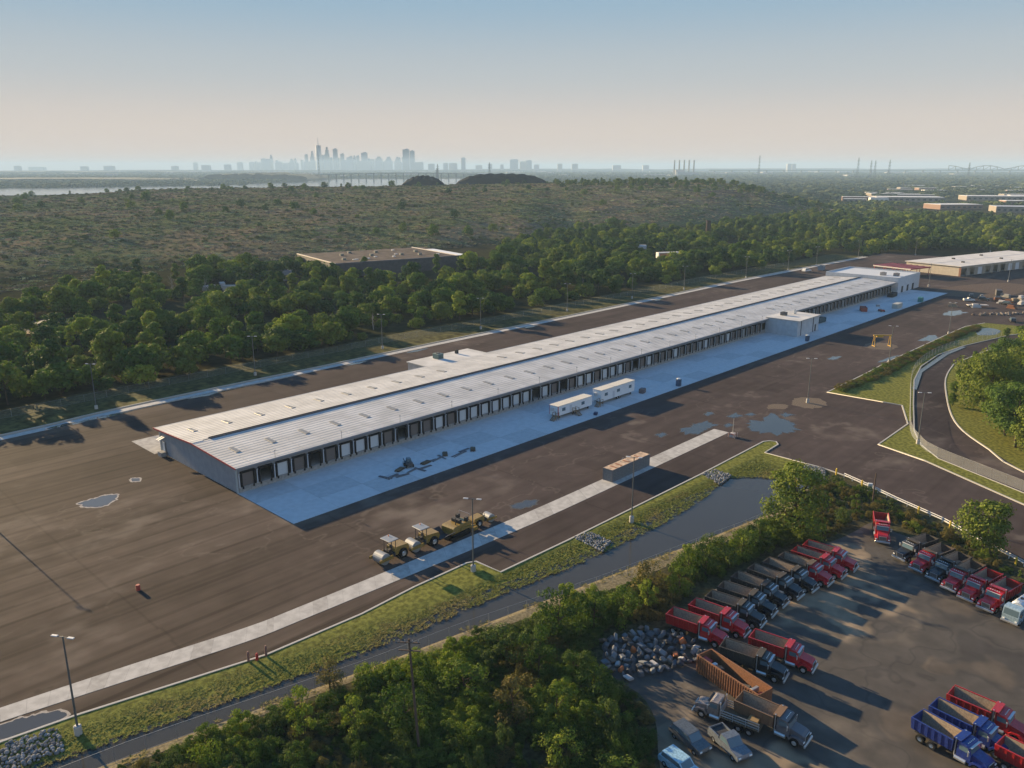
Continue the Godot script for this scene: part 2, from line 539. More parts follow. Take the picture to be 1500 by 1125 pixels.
func tanker_truck() -> Node3D:
	var o := Node3D.new()
	chassis(o, 4.1)
	var white := paint(0.66, 0.7, 0.74)
	var blue := paint(0.3, 0.42, 0.5)
	var b := MB.new()
	b.prism(poly([-4.0, 0.6, -4.1, 1.5, -3.85, 2.6, -3.6, 2.75, -2.3, 2.75, -2.2, 0.6]), -1.15, 1.15)
	var c := part(b, "cab", blue, o)
	b = MB.new()
	b.quad(Vector3(-1.02, 1.6, -4.09), Vector3(1.02, 1.6, -4.09), Vector3(0.98, 2.5, -3.885), Vector3(-0.98, 2.5, -3.885), Vector3(0, 0.2, -1).normalized())
	part(b, "windshield", m_glass, c)
	for s in [-1.0, 1.0]:
		b = MB.new()
		b.prism(poly([-3.8, 1.6, -3.65, 2.45, -2.6, 2.45, -2.6, 1.6]), s * 1.148, s * 1.162)
		part(b, "side_window", m_glass, c)
		b = MB.new()
		b.box(Vector3(s * 0.85, 0.85, -4.08), Vector3(0.3, 0.2, 0.08))
		part(b, "headlight", m_lamp, o)
		wheel(o, Vector3(s * 1.0, 0.5, -3.1), 0.5, 0.3, s)
		b = MB.new()
		b.box(Vector3(s * 1.4, 2.0, -3.95), Vector3(0.2, 0.45, 0.1))
		b.tube(Vector3(s * 1.14, 2.2, -3.8), Vector3(s * 1.4, 2.1, -3.95), 0.025, 0.025, 5)
		part(b, "mirror", m_dark, o)
	b = MB.new()
	b.cbox(Vector3(0, 0.55, -4.15), Vector3(2.35, 0.3, 0.16), 0.04)
	part(b, "bumper", m_chrome, o)
	b = MB.new()
	b.lathe([Vector2(0, -1.9), Vector2(0.9, -1.85), Vector2(1.08, -1.65), Vector2(1.08, 4.1), Vector2(0.9, 4.3), Vector2(0, 4.35)], Vector3(0, 2.0, 0), Vector3(0, 0, 1), 20)
	var t := part(b, "tank", white, o)
	b = MB.new()
	b.cbox(Vector3(0, 3.12, 1.2), Vector3(0.9, 0.1, 5.0), 0.03)
	part(b, "walkway", white, t)
	for z in [-0.6, 1.4, 3.2]:
		b = MB.new()
		b.tube(Vector3(0, 3.15, z), Vector3(0, 3.3, z), 0.28, 0.28, 12)
		part(b, "hatch", m_dark, t)
	return o

func stake_truck() -> Node3D:
	var o := Node3D.new()
	chassis(o, 4.0)
	truck_front(o, paint(0.2, 0.17, 0.16), m_dark)
	bx("flat_bed", mat(0.12, 0.09, 0.06, 0.9), o, Vector3(0, 1.15, 1.8), Vector3(2.4, 0.14, 4.9))
	for s in [-1.0, 1.0]:
		for k in 3: bx("side_rail", m_steel, o, Vector3(s * 1.18, 1.45 + k * 0.34, 1.8), Vector3(0.05, 0.12, 4.9))
		for z in [-0.55, 1.0, 2.6, 4.15]: bx("stake", m_steel, o, Vector3(s * 1.22, 1.65, z), Vector3(0.05, 1.0, 0.08))
	bx("headboard", m_steel, o, Vector3(0, 1.75, -0.6), Vector3(2.4, 1.1, 0.06))
	bx("tool_box", mat(0.25, 0.16, 0.07, 0.8), o, Vector3(0.2, 1.55, 3.2), Vector3(1.5, 0.6, 1.2))
	return o

func light_vehicle(body: Material, pickup: bool, tall := 1.0) -> Node3D:
	var o := Node3D.new()
	var b := MB.new()
	b.prism(poly([-2.4, 0.4, -2.5, 0.75, -2.35, 1.0, -1.1, 1.1, 2.35, 1.1, 2.45, 0.8, 2.4, 0.4]), -0.95, 0.95)
	part(b, "body", body, o)
	b = MB.new()
	var back := 0.7 if pickup else 2.2
	b.prism(poly([-1.15, 1.09, -0.45, 1.09 + 0.62 * tall, back - 0.25, 1.09 + 0.64 * tall, back, 1.09]), -0.86, 0.86)
	var cab := part(b, "cab", body, o)
	b = MB.new()
	b.quad(Vector3(-0.76, 1.14, -1.115), Vector3(0.76, 1.14, -1.115), Vector3(0.72, 1.04 + 0.62 * tall, -0.53), Vector3(-0.72, 1.04 + 0.62 * tall, -0.53), Vector3(0, 0.7, -0.7))
	part(b, "windshield", m_glass, cab)
	for s in [-1.0, 1.0]:
		b = MB.new()
		b.prism(poly([-0.85, 1.14, -0.4, 1.04 + 0.6 * tall, back - 0.35, 1.04 + 0.6 * tall, back - 0.16, 1.14]), s * 0.855, s * 0.872)
		part(b, "side_window", m_glass, cab)
		for z in [-1.6, 1.5]: wheel(o, Vector3(s * 0.84, 0.36, z), 0.36, 0.24, s)
		bx("headlight", m_lamp, o, Vector3(s * 0.7, 0.8, -2.47), Vector3(0.32, 0.16, 0.08))
	if pickup:
		bx("cargo_floor", m_dark, o, Vector3(0, 1.108, 1.55), Vector3(1.5, 0.012, 1.5))
		for s in [-1.0, 1.0]: bx("cargo_side", body, o, Vector3(s * 0.86, 1.2, 1.55), Vector3(0.12, 0.2, 1.66))
		bx("tailgate", body, o, Vector3(0, 1.2, 2.32), Vector3(1.6, 0.2, 0.08))
	return o

func roller(canopy: bool) -> Node3D:
	var o := Node3D.new()
	var y := paint(0.3, 0.19, 0.035)
	var b := MB.new()
	b.prism(poly([0.2, 0.7, 0.2, 1.6, 0.5, 1.75, 2.3, 1.6, 2.45, 1.2, 2.3, 0.7]), -0.8, 0.8)
	part(b, "engine_hood", y, o)
	b = MB.new()
	b.prism(poly([-0.3, 0.6, -0.3, 1.15, 0.2, 1.15, 0.2, 0.6]), -0.85, 0.85)
	part(b, "operator_deck", m_dark, o)
	for s in [-1.0, 1.0]:
		b = MB.new()
		b.prism(poly([-2.4, 0.6, -2.4, 0.95, -0.3, 1.05, -0.3, 0.6]), s * 0.88, s * 1.05)
		part(b, "drum_frame", y, o)
		wheel(o, Vector3(s * 0.85, 0.65, 1.4), 0.65, 0.5, s)
	b = MB.new()
	b.lathe([Vector2(0, -0.86), Vector2(0.7, -0.86), Vector2(0.74, -0.82), Vector2(0.74, 0.82), Vector2(0.7, 0.86), Vector2(0, 0.86)], Vector3(0, 0.74, -1.35), Vector3.RIGHT, 22)
	part(b, "drum", m_steel, o)
	b = MB.new()
	b.cbox(Vector3(0, 1.32, -0.02), Vector3(0.55, 0.2, 0.5), 0.05)
	b.cbox(Vector3(0, 1.65, 0.2), Vector3(0.55, 0.6, 0.14), 0.05)
	part(b, "operator_seat", m_dark, o)
	b = MB.new()
	b.tube(Vector3(0, 1.1, -0.5), Vector3(0, 1.65, -0.42), 0.06, 0.05, 6)
	b.lathe([Vector2(0.17, -0.02), Vector2(0.2, 0.0), Vector2(0.17, 0.02)], Vector3(0, 1.68, -0.41), Vector3(0, 0.95, 0.3).normalized(), 12)
	part(b, "steering_column", m_dark, o)
	if canopy:
		for sx in [-0.72, 0.72]:
			for z in [-0.3, 0.35]:
				b = MB.new()
				b.tube(Vector3(sx, 1.1, z), Vector3(sx, 2.75, z), 0.05, 0.05, 6)
				part(b, "canopy_post", m_dark, o)
		b = MB.new()
		b.cbox(Vector3(0, 2.8, 0.0), Vector3(1.8, 0.1, 1.5), 0.04)
		part(b, "canopy", m_steel, o)
		b = MB.new()
		b.tube(Vector3(0.5, 2.85, 0.3), Vector3(0.5, 3.02, 0.3), 0.07, 0.06, 8)
		part(b, "beacon", mat(0.7, 0.2, 0.03, 0.4), o)
	return o

func paver() -> Node3D:
	var o := Node3D.new()
	var y := paint(0.3, 0.19, 0.035)
	var b := MB.new()
	b.prism(poly([-1.4, 0.5, -1.4, 1.5, -1.1, 1.7, 1.9, 1.7, 2.2, 1.3, 2.2, 0.5]), -1.1, 1.1)
	part(b, "engine_body", y, o)
	for s in [-1.0, 1.0]:
		b = MB.new()
		b.prism(poly([-1.8, 0.12, -2.0, 0.4, -1.7, 0.72, 1.6, 0.72, 1.9, 0.4, 1.7, 0.05, -1.6, 0.05]), s * 1.1, s * 1.45)
		part(b, "crawler_track", m_tyre, o)
		b = MB.new()
		b.quad(Vector3(s * 0.4, 0.5, -1.45), Vector3(s * 0.4, 0.5, -3.3), Vector3(s * 1.5, 1.3, -3.4), Vector3(s * 1.5, 1.3, -1.45), Vector3(-s, 1, 0).normalized())
		b.prism(poly([-1.45, 1.22, -1.45, 1.32, -3.4, 1.32, -3.4, 1.22]), s * 1.45, s * 1.58)
		part(b, "hopper_wing", m_dark, o)
		b = MB.new()
		b.cbox(Vector3(s * 0.8, 2.0, 1.5), Vector3(0.5, 0.55, 0.5), 0.05)
		part(b, "seat", m_dark, o)
	bx("hopper_floor", m_dark, o, Vector3(0, 0.5, -2.35), Vector3(0.9, 0.1, 1.9))
	b = MB.new()
	b.cbox(Vector3(0, 1.95, 0.4), Vector3(1.6, 0.5, 0.5), 0.06)
	part(b, "control_console", m_dark, o)
	b = MB.new()
	b.cbox(Vector3(0, 0.3, 2.75), Vector3(3.0, 0.5, 0.8), 0.05)
	part(b, "screed", y, o)
	for s in [-1.0, 1.0]:
		b = MB.new()
		b.box(Vector3(s * 1.28, 0.95, 1.4), Vector3(0.16, 0.25, 2.9), Basis(Vector3.RIGHT, 0.12))
		part(b, "tow_arm", y, o)
	b = MB.new()
	b.tube(Vector3(-0.6, 1.7, -0.4), Vector3(-0.6, 2.7, -0.4), 0.08, 0.08, 8)
	part(b, "exhaust_stack", m_dark, o)
	b = MB.new()
	for s in [-1.0, 1.0]:
		b.tube(Vector3(s * 1.0, 1.7, 2.0), Vector3(s * 1.0, 2.6, 2.0), 0.03, 0.03, 5)
	b.tube(Vector3(-1.0, 2.6, 2.0), Vector3(1.0, 2.6, 2.0), 0.03, 0.03, 5)
	part(b, "hand_rail", m_steel, o)
	return o

func adopt(o: Node3D, called: String, label: String, category: String, at: Vector3, head: float, group := "", size := 1.0) -> Node3D:
	o.name = numbered(called)
	add_child(o)
	o.transform = Transform3D(Basis(Vector3.UP, deg_to_rad(-head)).scaled_local(Vector3.ONE * size), at)
	tag(o, label, category, group)
	return o

func dup_vehicle(o: Node3D, called: String, label: String, at: Vector3, head: float, group := "", size := 1.0) -> Node3D:
	return copy(o, called, label, at, deg_to_rad(-head), group, Vector3.ONE * size)

# ---------------------------------------------------------------- site furniture
func light_pole(h: float) -> Node3D:
	var o := Node3D.new()
	var b := MB.new()
	b.lathe([Vector2(0.42, -0.3), Vector2(0.42, 0.95), Vector2(0.38, 1.0), Vector2(0, 1.0)], Vector3.ZERO, Vector3.UP, 14)
	part(b, "concrete_base", mat(0.42, 0.4, 0.37, 0.9), o)
	b = MB.new()
	b.cbox(Vector3(0, 1.03, 0), Vector3(0.5, 0.06, 0.5), 0.015)
	part(b, "base_plate", m_steel, o)
	b = MB.new()
	b.tube(Vector3(0, 1.0, 0), Vector3(0, h, 0), 0.13, 0.08, 10)
	part(b, "pole", mat(0.1, 0.11, 0.12, 0.5, 0.3), o)
	b = MB.new()
	b.tube(Vector3(-0.75, h - 0.1, 0), Vector3(0.75, h - 0.1, 0), 0.05, 0.05, 6)
	part(b, "crossarm", mat(0.1, 0.11, 0.12, 0.5, 0.3), o)
	for s in [-1.0, 1.0]:
		b = MB.new()
		b.cbox(Vector3(s * 1.05, h - 0.06, 0), Vector3(0.8, 0.12, 0.36), 0.04)
		part(b, "lamp_head", mat(0.5, 0.5, 0.5, 0.4), o)
	return o

func crate_box(called: String, label: String, category: String, at: Vector3, turn: float, s: Vector3, m: Material, group := "") -> Node3D:
	var o := thing(called, label, category, at, turn, group)
	var b := MB.new()
	b.cbox(Vector3(0, s.y * 0.5, 0), s, 0.06)
	part(b, "body", m, o)
	return o

func shipping_container() -> void:
	var o := thing("shipping_container", "long dark grey container with rust-streaked tan roof standing across the concrete strip", "container", Vector3(-92, 0.03, -132))
	var m := mat(0.17, 0.18, 0.19, 0.7, 0.0, grain(9, 0.02, 0.7, 1.0), 0.2)
	var b := MB.new()
	for s in [-1.0, 1.0]:                                   # corrugated sides
		for i in 44:
			var z := -6.6 + i * 0.3
			var x0: float = s * 1.2
			var x1: float = s * 1.16
			b.quad(Vector3(x0, 0.15, z), Vector3(x0, 2.5, z), Vector3(x0, 2.5, z + 0.12), Vector3(x0, 0.15, z + 0.12), Vector3(s, 0, 0))
			b.quad(Vector3(x0, 0.15, z + 0.12), Vector3(x0, 2.5, z + 0.12), Vector3(x1, 2.5, z + 0.16), Vector3(x1, 0.15, z + 0.16), Vector3(s, 0, 1).normalized())
			b.quad(Vector3(x1, 0.15, z + 0.16), Vector3(x1, 2.5, z + 0.16), Vector3(x1, 2.5, z + 0.26), Vector3(x1, 0.15, z + 0.26), Vector3(s, 0, 0))
			b.quad(Vector3(x1, 0.15, z + 0.26), Vector3(x1, 2.5, z + 0.26), Vector3(x0, 2.5, z + 0.3), Vector3(x0, 0.15, z + 0.3), Vector3(s, 0, -1).normalized())
	part(b, "side_panels", m, o)
	b = MB.new()
	for s in [-1.0, 1.0]:
		for z in [-6.62, 6.62]: b.box(Vector3(s * 1.14, 1.3, z), Vector3(0.16, 2.6, 0.16))
		b.box(Vector3(s * 1.15, 0.08, 0), Vector3(0.14, 0.16, 13.1))
		b.box(Vector3(s * 1.16, 2.53, 0), Vector3(0.12, 0.12, 13.1))
	for z in [-6.62, 6.62]:
		b.box(Vector3(0, 0.08, z), Vector3(2.12, 0.16, 0.14))
		b.box(Vector3(0, 2.53, z), Vector3(2.12, 0.12, 0.14))
	part(b, "frame", mat(0.13, 0.13, 0.14, 0.6), o)
	for x in [-0.53, 0.53]: bx("door", m, o, Vector3(x, 1.3, 6.6), Vector3(1.03, 2.3, 0.06))
	bx("end_wall", m, o, Vector3(0, 1.3, -6.6), Vector3(2.1, 2.3, 0.06))
	bx("roof", mat(0.6, 0.42, 0.28, 0.85, 0.0, grain(12, 0.012, 0.5, 1.0), 0.12), o, Vector3(0, 2.585, 0), Vector3(2.3, 0.04, 13.2))
	for z in [4.9, 3.1, 0.4, -3.6]: bx("roof_patch", mat(0.3, 0.14, 0.08, 0.9), o, Vector3(0.1, 2.615, z), Vector3(1.7, 0.02, 0.5))
	var t := MB.new()
	t.tube(Vector3(-0.6, 2.62, 1.6), Vector3(-0.9, 3.1, 0.2), 0.04, 0.04, 5)
	t.tube(Vector3(-0.9, 3.1, 0.2), Vector3(-0.9, 2.62, -0.8), 0.04, 0.04, 5)
	part(t, "roof_rail", m_steel, o)

func open_container(at: Vector3, turn: float) -> void:
	var o := thing("open_container", "rusty orange corrugated open-top container full of scrap", "container", at, turn)
	var m := mat(0.24, 0.1, 0.045, 0.85, 0.0, grain(14, 0.02, 0.6, 1.0), 0.3)
	for s in [-1.0, 1.0]:
		var b := MB.new()
		for i in 25:
			var z := -4.75 + i * 0.38
			b.box(Vector3(s * 1.2, 1.25, z), Vector3(0.06, 2.3, 0.38))
			b.cbox(Vector3(s * 1.27, 1.25, z), Vector3(0.12, 2.3, 0.17), 0.04)
		part(b, "side_wall", m, o)
		bx("top_rail", m, o, Vector3(s * 1.2, 2.46, 0), Vector3(0.16, 0.12, 9.6))
	for z in [-4.8, 4.8]: bx("end_wall", m, o, Vector3(0, 1.3, z), Vector3(2.5, 2.4, 0.1))
	bx("floor", m_dark, o, Vector3(0, 0.2, 0), Vector3(2.3, 0.2, 9.4))
	for i in 9:
		var c: Material = [mat(0.3, 0.03, 0.03, 0.6), mat(0.55, 0.55, 0.55, 0.6), m_dark, m_steel][i % 4]
		var b2 := MB.new()
		b2.cbox(Vector3(rng.randf_range(-0.4, 0.4), 1.0 + rng.randf() * 0.9, -4.0 + i * 1.0), Vector3(rng.randf_range(0.6, 1.6), rng.randf_range(0.2, 0.6), rng.randf_range(0.4, 1.2)), 0.05, Basis(rand_dir(), rng.randf_range(-0.5, 0.5)))
		part(b2, "scrap_piece", c, o)

func office_trailer(called: String, label: String, at: Vector3, ln: float, h: float, stripe: bool) -> void:
	var o := thing(called, label, "trailer", at)
	var white := mat(0.72, 0.74, 0.75, 0.6, 0.0, grain(8, 0.02, 0.85, 1.0), 0.3)
	var b := MB.new()
	b.cbox(Vector3(0, 0.8 + h * 0.5, 0), Vector3(2.9, h, ln), 0.06)
	part(b, "body", white, o)
	b = MB.new()
	b.cbox(Vector3(0, 0.84 + h, 0), Vector3(3.05, 0.12, ln + 0.15), 0.04)
	part(b, "roof", mat(0.62, 0.58, 0.5, 0.8, 0.0, grain(8, 0.02, 0.7, 1.0), 0.3), o)
	b = MB.new()
	for s in [-1.0, 1.0]: b.box(Vector3(s * 0.7, 0.68, 0), Vector3(0.14, 0.22, ln))
	part(b, "chassis", m_dark, o)
	for s in [-1.0, 1.0]:
		for z in [-1.0, 0.0]: wheel(o, Vector3(s * 1.1, 0.4, z), 0.4, 0.26, s)
		for z in [-0.42, 0.42]: bx("jack_stand", m_dark, o, Vector3(s * 0.9, 0.29, z * ln), Vector3(0.3, 0.58, 0.3))
	for z in ([0.36, 0.0, -0.36] if not stripe else [0.34, -0.22]):
		var w := bx("window", m_glass, o, Vector3(1.455, 0.8 + h * 0.58, z * ln), Vector3(0.03, 0.75, 1.3))
		bx("frame", m_dark, w, Vector3(1.462, 0.8 + h * 0.58 - 0.42, z * ln), Vector3(0.05, 0.07, 1.42))
	bx("door", mat(0.5, 0.52, 0.55, 0.6), o, Vector3(1.455, 0.8 + 1.02, 0.14 * ln), Vector3(0.03, 2.0, 0.9))
	if stripe:
		for x in [-1.38, 1.38]: bx("stripe", mat(0.4, 0.03, 0.06, 0.6), o, Vector3(x, 0.8 + h * 0.5, ln * 0.5 + 0.005), Vector3(0.14, h * 0.96, 0.02))
		bx("side_stripe", mat(0.4, 0.03, 0.06, 0.6), o, Vector3(1.455, 0.8 + h * 0.5, ln * 0.5 - 0.1), Vector3(0.02, h * 0.96, 0.14))
	b = MB.new()
	b.cbox(Vector3(-0.4, 0.8 + h * 0.62, ln * 0.5 + 0.25), Vector3(0.9, 0.8, 0.4), 0.05)
	part(b, "air_conditioner", mat(0.5, 0.5, 0.5, 0.6), o)

func steps(at: Vector3, turn: float, label: String) -> void:
	var o := thing("wooden_steps", label, "steps", at, turn)
	var m := mat(0.3, 0.2, 0.12, 0.9, 0.0, grain(22, 0.03, 0.7, 1.0), 0.8)
	for i in 4: bx("tread", m, o, Vector3(0, 0.2 + i * 0.2, 0.9 - i * 0.28), Vector3(1.2, 0.05, 0.3))
	bx("landing", m, o, Vector3(0, 0.98, -0.6), Vector3(1.3, 0.06, 1.2))
	for s in [-0.6, 0.6]:
		bx("post", m, o, Vector3(s, 0.95, -1.1), Vector3(0.1, 1.9, 0.1))
		bx("post", m, o, Vector3(s, 0.95, 0.0), Vector3(0.1, 1.9, 0.1))
		bx("hand_rail", m, o, Vector3(s, 1.9, -0.55), Vector3(0.1, 0.08, 1.3))
		bx("stringer", m, o, Vector3(s, 0.45, 0.5), Vector3(0.06, 0.2, 1.3), Basis(Vector3.RIGHT, 0.62))

func toilet(at: Vector3, label: String) -> void:
	var o := thing("portable_toilet", label, "toilet", at, 0, "portable toilets on the concrete apron")
	var m := mat(0.03, 0.07, 0.13, 0.5)
	var b := MB.new()
	b.cbox(Vector3(0, 1.1, 0), Vector3(1.2, 2.1, 1.2), 0.06)
	part(b, "cabin", m, o)
	b = MB.new()
	b.lathe([Vector2(0.85, 0), Vector2(0.85, 0.06), Vector2(0.5, 0.24), Vector2(0, 0.3)], Vector3(0, 2.14, 0), Vector3.UP, 4)
	part(b, "roof", mat(0.6, 0.6, 0.58, 0.5), o)
	bx("door", mat(0.05, 0.1, 0.17, 0.5), o, Vector3(0.61, 1.1, 0), Vector3(0.03, 1.85, 0.8))
	b = MB.new()
	b.tube(Vector3(-0.4, 2.1, 0.4), Vector3(-0.4, 2.6, 0.4), 0.05, 0.05, 6)
	part(b, "vent_pipe", m_dark, o)

func dumpster(label: String, at: Vector3, turn: float, s: Vector3, m: Material, fill: Material) -> void:
	var o := thing("dumpster", label, "dumpster", at, turn)
	var b := MB.new()
	var h := s * 0.5
	for sg in [-1.0, 1.0]:
		b.box(Vector3(sg * h.x, h.y + 0.1, 0), Vector3(0.08, s.y, s.z))
		b.box(Vector3(0, h.y + 0.1, sg * (h.z - 0.04)), Vector3(s.x - 0.1, s.y - 0.01, 0.08))
	b.box(Vector3(0, 0.15, 0), Vector3(s.x - 0.1, 0.1, s.z - 0.2))
	part(b, "body", m, o)
	b = MB.new()
	for sg in [-1.0, 1.0]:
		for i in 7: b.box(Vector3(sg * (h.x + 0.08), h.y, -h.z + 0.3 + i * (s.z - 0.6) / 6.0), Vector3(0.08, s.y * 0.9, 0.1))
	part(b, "ribs", m, o).set_meta("kind", "stuff")
	b = MB.new()
	b.cbox(Vector3(0, s.y * 0.6, 0), Vector3(s.x - 0.3, s.y * 0.5, s.z - 0.4), 0.2, Basis(Vector3.RIGHT, 0.06))
	part(b, "rubbish", fill, o)


# ---------------------------------------------------------------- buildings
func terminal() -> void:
	var o := thing("freight_terminal", "very long low freight terminal with pale roof and rows of loading docks", "building", Vector3(-158, 0, -70))
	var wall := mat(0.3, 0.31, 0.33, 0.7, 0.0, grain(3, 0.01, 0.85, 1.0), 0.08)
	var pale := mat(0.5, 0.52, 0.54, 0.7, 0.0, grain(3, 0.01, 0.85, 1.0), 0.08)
	var roofm := mat(0.56, 0.545, 0.52, 0.75, 0.0, grain(5, 0.006, 0.74, 1.0, 6, 1024), 0.018)
	var seam := mat(0.5, 0.485, 0.46, 0.75)
	var fascia := mat(0.22, 0.24, 0.27, 0.6)
	var conc := mat(0.34, 0.33, 0.31, 0.9, 0.0, grain(6, 0.02, 0.75, 1.0), 0.15)
	var L := 361.0
	var ev := 5.75
	var rg := 6.55
	# walls
	var b := MB.new()
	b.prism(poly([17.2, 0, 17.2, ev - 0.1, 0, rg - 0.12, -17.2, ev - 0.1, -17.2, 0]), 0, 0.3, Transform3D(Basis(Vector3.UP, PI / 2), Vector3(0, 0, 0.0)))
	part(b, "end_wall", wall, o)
	b = MB.new()
	b.box(Vector3(-17.05, ev * 0.5 - 0.06, -L * 0.5), Vector3(0.3, ev - 0.12, L - 0.7))
	part(b, "back_wall", wall, o)
	b = MB.new()
	b.box(Vector3(17.05, 0.6, -L * 0.5), Vector3(0.4, 1.2, L - 0.7))
	part(b, "dock_wall", conc, o)
	b = MB.new()
	b.box(Vector3(17.0, 4.82, -L * 0.5), Vector3(0.3, 1.5, L - 0.7))
	part(b, "header_wall", fascia, o)
	b = MB.new()
	b.box(Vector3(13.0, 1.1, -L * 0.5), Vector3(7.5, 0.2, L - 0.8))
	part(b, "dock_floor", conc, o)
	b = MB.new()
	b.box(Vector3(10.0, 3.2, -L * 0.5), Vector3(0.2, 4.2, L - 0.8))
	part(b, "inner_partition", mat(0.35, 0.34, 0.33, 0.9), o)
	b = MB.new()
	for s in [-1.0, 1.0]: bx("corner_trim", mat(0.38, 0.42, 0.42, 0.7), o, Vector3(s * 17.1, ev * 0.5 - 0.1, 0.02), Vector3(0.5, ev - 0.2, 0.16))
	# roof slopes, each with its ribs
	for s in [-1.0, 1.0]:
		b = MB.new()
		var e := Vector2(s * 18.4, ev - 0.05)
		var k := Vector2(s * 0.36, rg)
		var nn := Vector3(s * (rg - ev) / 18.0, 1, 0).normalized()
		var z0 := 0.75
		var z1 := -L
		b.quad(Vector3(e.x, e.y, z0), Vector3(e.x, e.y, z1), Vector3(k.x, k.y, z1), Vector3(k.x, k.y, z0), nn)
		b.quad(Vector3(e.x, e.y - 0.22, z0), Vector3(e.x, e.y - 0.22, z1), Vector3(k.x, k.y - 0.22, z1), Vector3(k.x, k.y - 0.22, z0), -nn)
		b.quad(Vector3(e.x, e.y, z0), Vector3(e.x, e.y - 0.22, z0), Vector3(k.x, k.y - 0.22, z0), Vector3(k.x, k.y, z0), Vector3(0, 0, 1))
		b.quad(Vector3(k.x, k.y, z0), Vector3(k.x, k.y, z1), Vector3(k.x, k.y - 0.5, z1), Vector3(k.x, k.y - 0.5, z0), Vector3(-s, 0, 0))
		b.quad(Vector3(e.x, e.y, z0), Vector3(e.x, e.y, z1), Vector3(e.x, e.y - 0.22, z1), Vector3(e.x, e.y - 0.22, z0), Vector3(s, 0, 0))
		var r := part(b, "roof_slope", roofm, o)
		b = MB.new()
		var tilt := Basis(Vector3(0, 0, 1), -s * atan((rg - ev) / 18.0))
		for i in 14:
			var p := e.lerp(k, (i + 0.5) / 14.0)
			b.box(Vector3(p.x, p.y + 0.012, (z0 + z1) * 0.5), Vector3(0.09, 0.05, z0 - z1 - 0.02), tilt)
		for i in 60:
			var c := (e + k) * 0.5
			b.box(Vector3(c.x, c.y + 0.014, -3.0 - i * 6.0), Vector3(17.8, 0.045, 0.08), tilt)
		var sm := part(b, "roof_seams", seam, r)
		sm.set_meta("kind", "stuff")
		b = MB.new()
		b.box(Vector3(e.x + s * 0.09, e.y - 0.12, (z0 + z1) * 0.5), Vector3(0.16, 0.3, L + 0.7))
		part(b, "gutter", fascia, o)
		b = MB.new()
		var c2 := (e + Vector2(0, rg)) * 0.5
		b.box(Vector3(c2.x, c2.y - 0.1, z0 + 0.05), Vector3(18.7, 0.34, 0.12), Basis(Vector3(0, 0, 1), -s * atan((rg - ev) / 18.4)))
		part(b, "rake_trim", mat(0.38, 0.06, 0.06, 0.6), o)
		for i in 44:
			if s < 0 and i in [10, 11]: continue
			if s > 0 and i in [27, 28]: continue
			var x: float = s * 9.4
			var y := lerpf(rg, ev - 0.05, (absf(x) - 0.36) / 18.04)
			b = MB.new()
			b.cbox(Vector3(x, y + 0.06, -4.0 - i * 8.15), Vector3(3.4, 0.16, 1.05), 0.04, tilt)
			part(b, "skylight", mat(0.26, 0.24, 0.21, 0.35), o)
	b = MB.new()
	b.box(Vector3(0, rg - 0.28, -L * 0.5 - 1.6), Vector3(0.7, 0.1, L - 3.4))
	for s in [-1.0, 1.0]: b.box(Vector3(s * 0.42, rg + 0.12, -L * 0.5 - 1.6), Vector3(0.1, 0.3, L - 3.4))
	part(b, "ridge_vent", mat(0.05, 0.055, 0.07, 0.7), o)
	b = MB.new()
	b.box(Vector3(0, rg + 0.02, -0.55), Vector3(0.8, 0.12, 2.5))
	part(b, "ridge_cap", roofm, o)
	# dock bays
	var white := [2, 6, 7, 8, 13, 15, 16, 17, 18, 19, 20, 21, 23, 27, 28, 30, 31, 32, 36, 40, 45, 49]
	var m_white := mat(0.52, 0.55, 0.56, 0.6)
	var m_off := mat(0.26, 0.27, 0.27, 0.6)
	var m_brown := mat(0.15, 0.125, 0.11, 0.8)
	var m_seal := mat(0.02, 0.02, 0.022, 0.9)
	var pl := MB.new()
	pl.box(Vector3(17.42, 2.6, 0), Vector3(0.24, 3.0, 0.2))
	pl.box(Vector3(17.62, 4.05, 0), Vector3(0.16, 0.2, 0.2))
	var pillar := pl.mesh()
	var dr := MB.new()
	for i in 5: dr.cbox(Vector3(17.08, 1.45 + i * 0.54, 0), Vector3(0.08, 0.53, 2.5), 0.02)
	var door := dr.mesh()
	var sl := MB.new()
	for s in [-1.0, 1.0]: sl.cbox(Vector3(17.32, 2.6, s * 1.42), Vector3(0.42, 2.9, 0.38), 0.06)
	sl.cbox(Vector3(17.32, 4.15, 0), Vector3(0.42, 0.4, 3.2), 0.06)
	var seal := sl.mesh()
	var bp := MB.new()
	bp.cbox(Vector3(17.36, 0.92, 0), Vector3(0.22, 0.5, 0.3), 0.03)
	var bump := bp.mesh()
	var lv := MB.new()
	lv.box(Vector3(17.3, 1.16, 0), Vector3(0.35, 0.08, 2.0))
	var lip := lv.mesh()
	for i in 93:
		var z := -0.35 - i * 3.88
		if i > 56 and i < 63: continue
		var p := inst(pillar, "pillar", pale, o)
		p.position.z = z
		if i == 92 or i == 56: continue
		var zc := z - 1.94
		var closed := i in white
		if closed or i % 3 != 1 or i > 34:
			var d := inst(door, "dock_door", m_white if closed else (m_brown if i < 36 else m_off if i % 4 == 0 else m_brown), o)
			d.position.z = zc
		var se := inst(seal, "dock_seal", m_seal, o)
		se.position.z = zc
		for s in [-1.15, 1.15]:
			var bu := inst(bump, "dock_bumper", m_seal, o)
			bu.position.z = zc + s
		var lp := inst(lip, "dock_leveller", m_steel, o)
		lp.position.z = zc
	var vp := MB.new()
	vp.tube(Vector3(18.3, ev - 0.05, 0), Vector3(18.3, ev + 1.5, 0), 0.05, 0.05, 6)
	vp.cbox(Vector3(18.3, ev + 1.5, 0), Vector3(0.3, 0.16, 0.3), 0.03)
	var vent := vp.mesh()
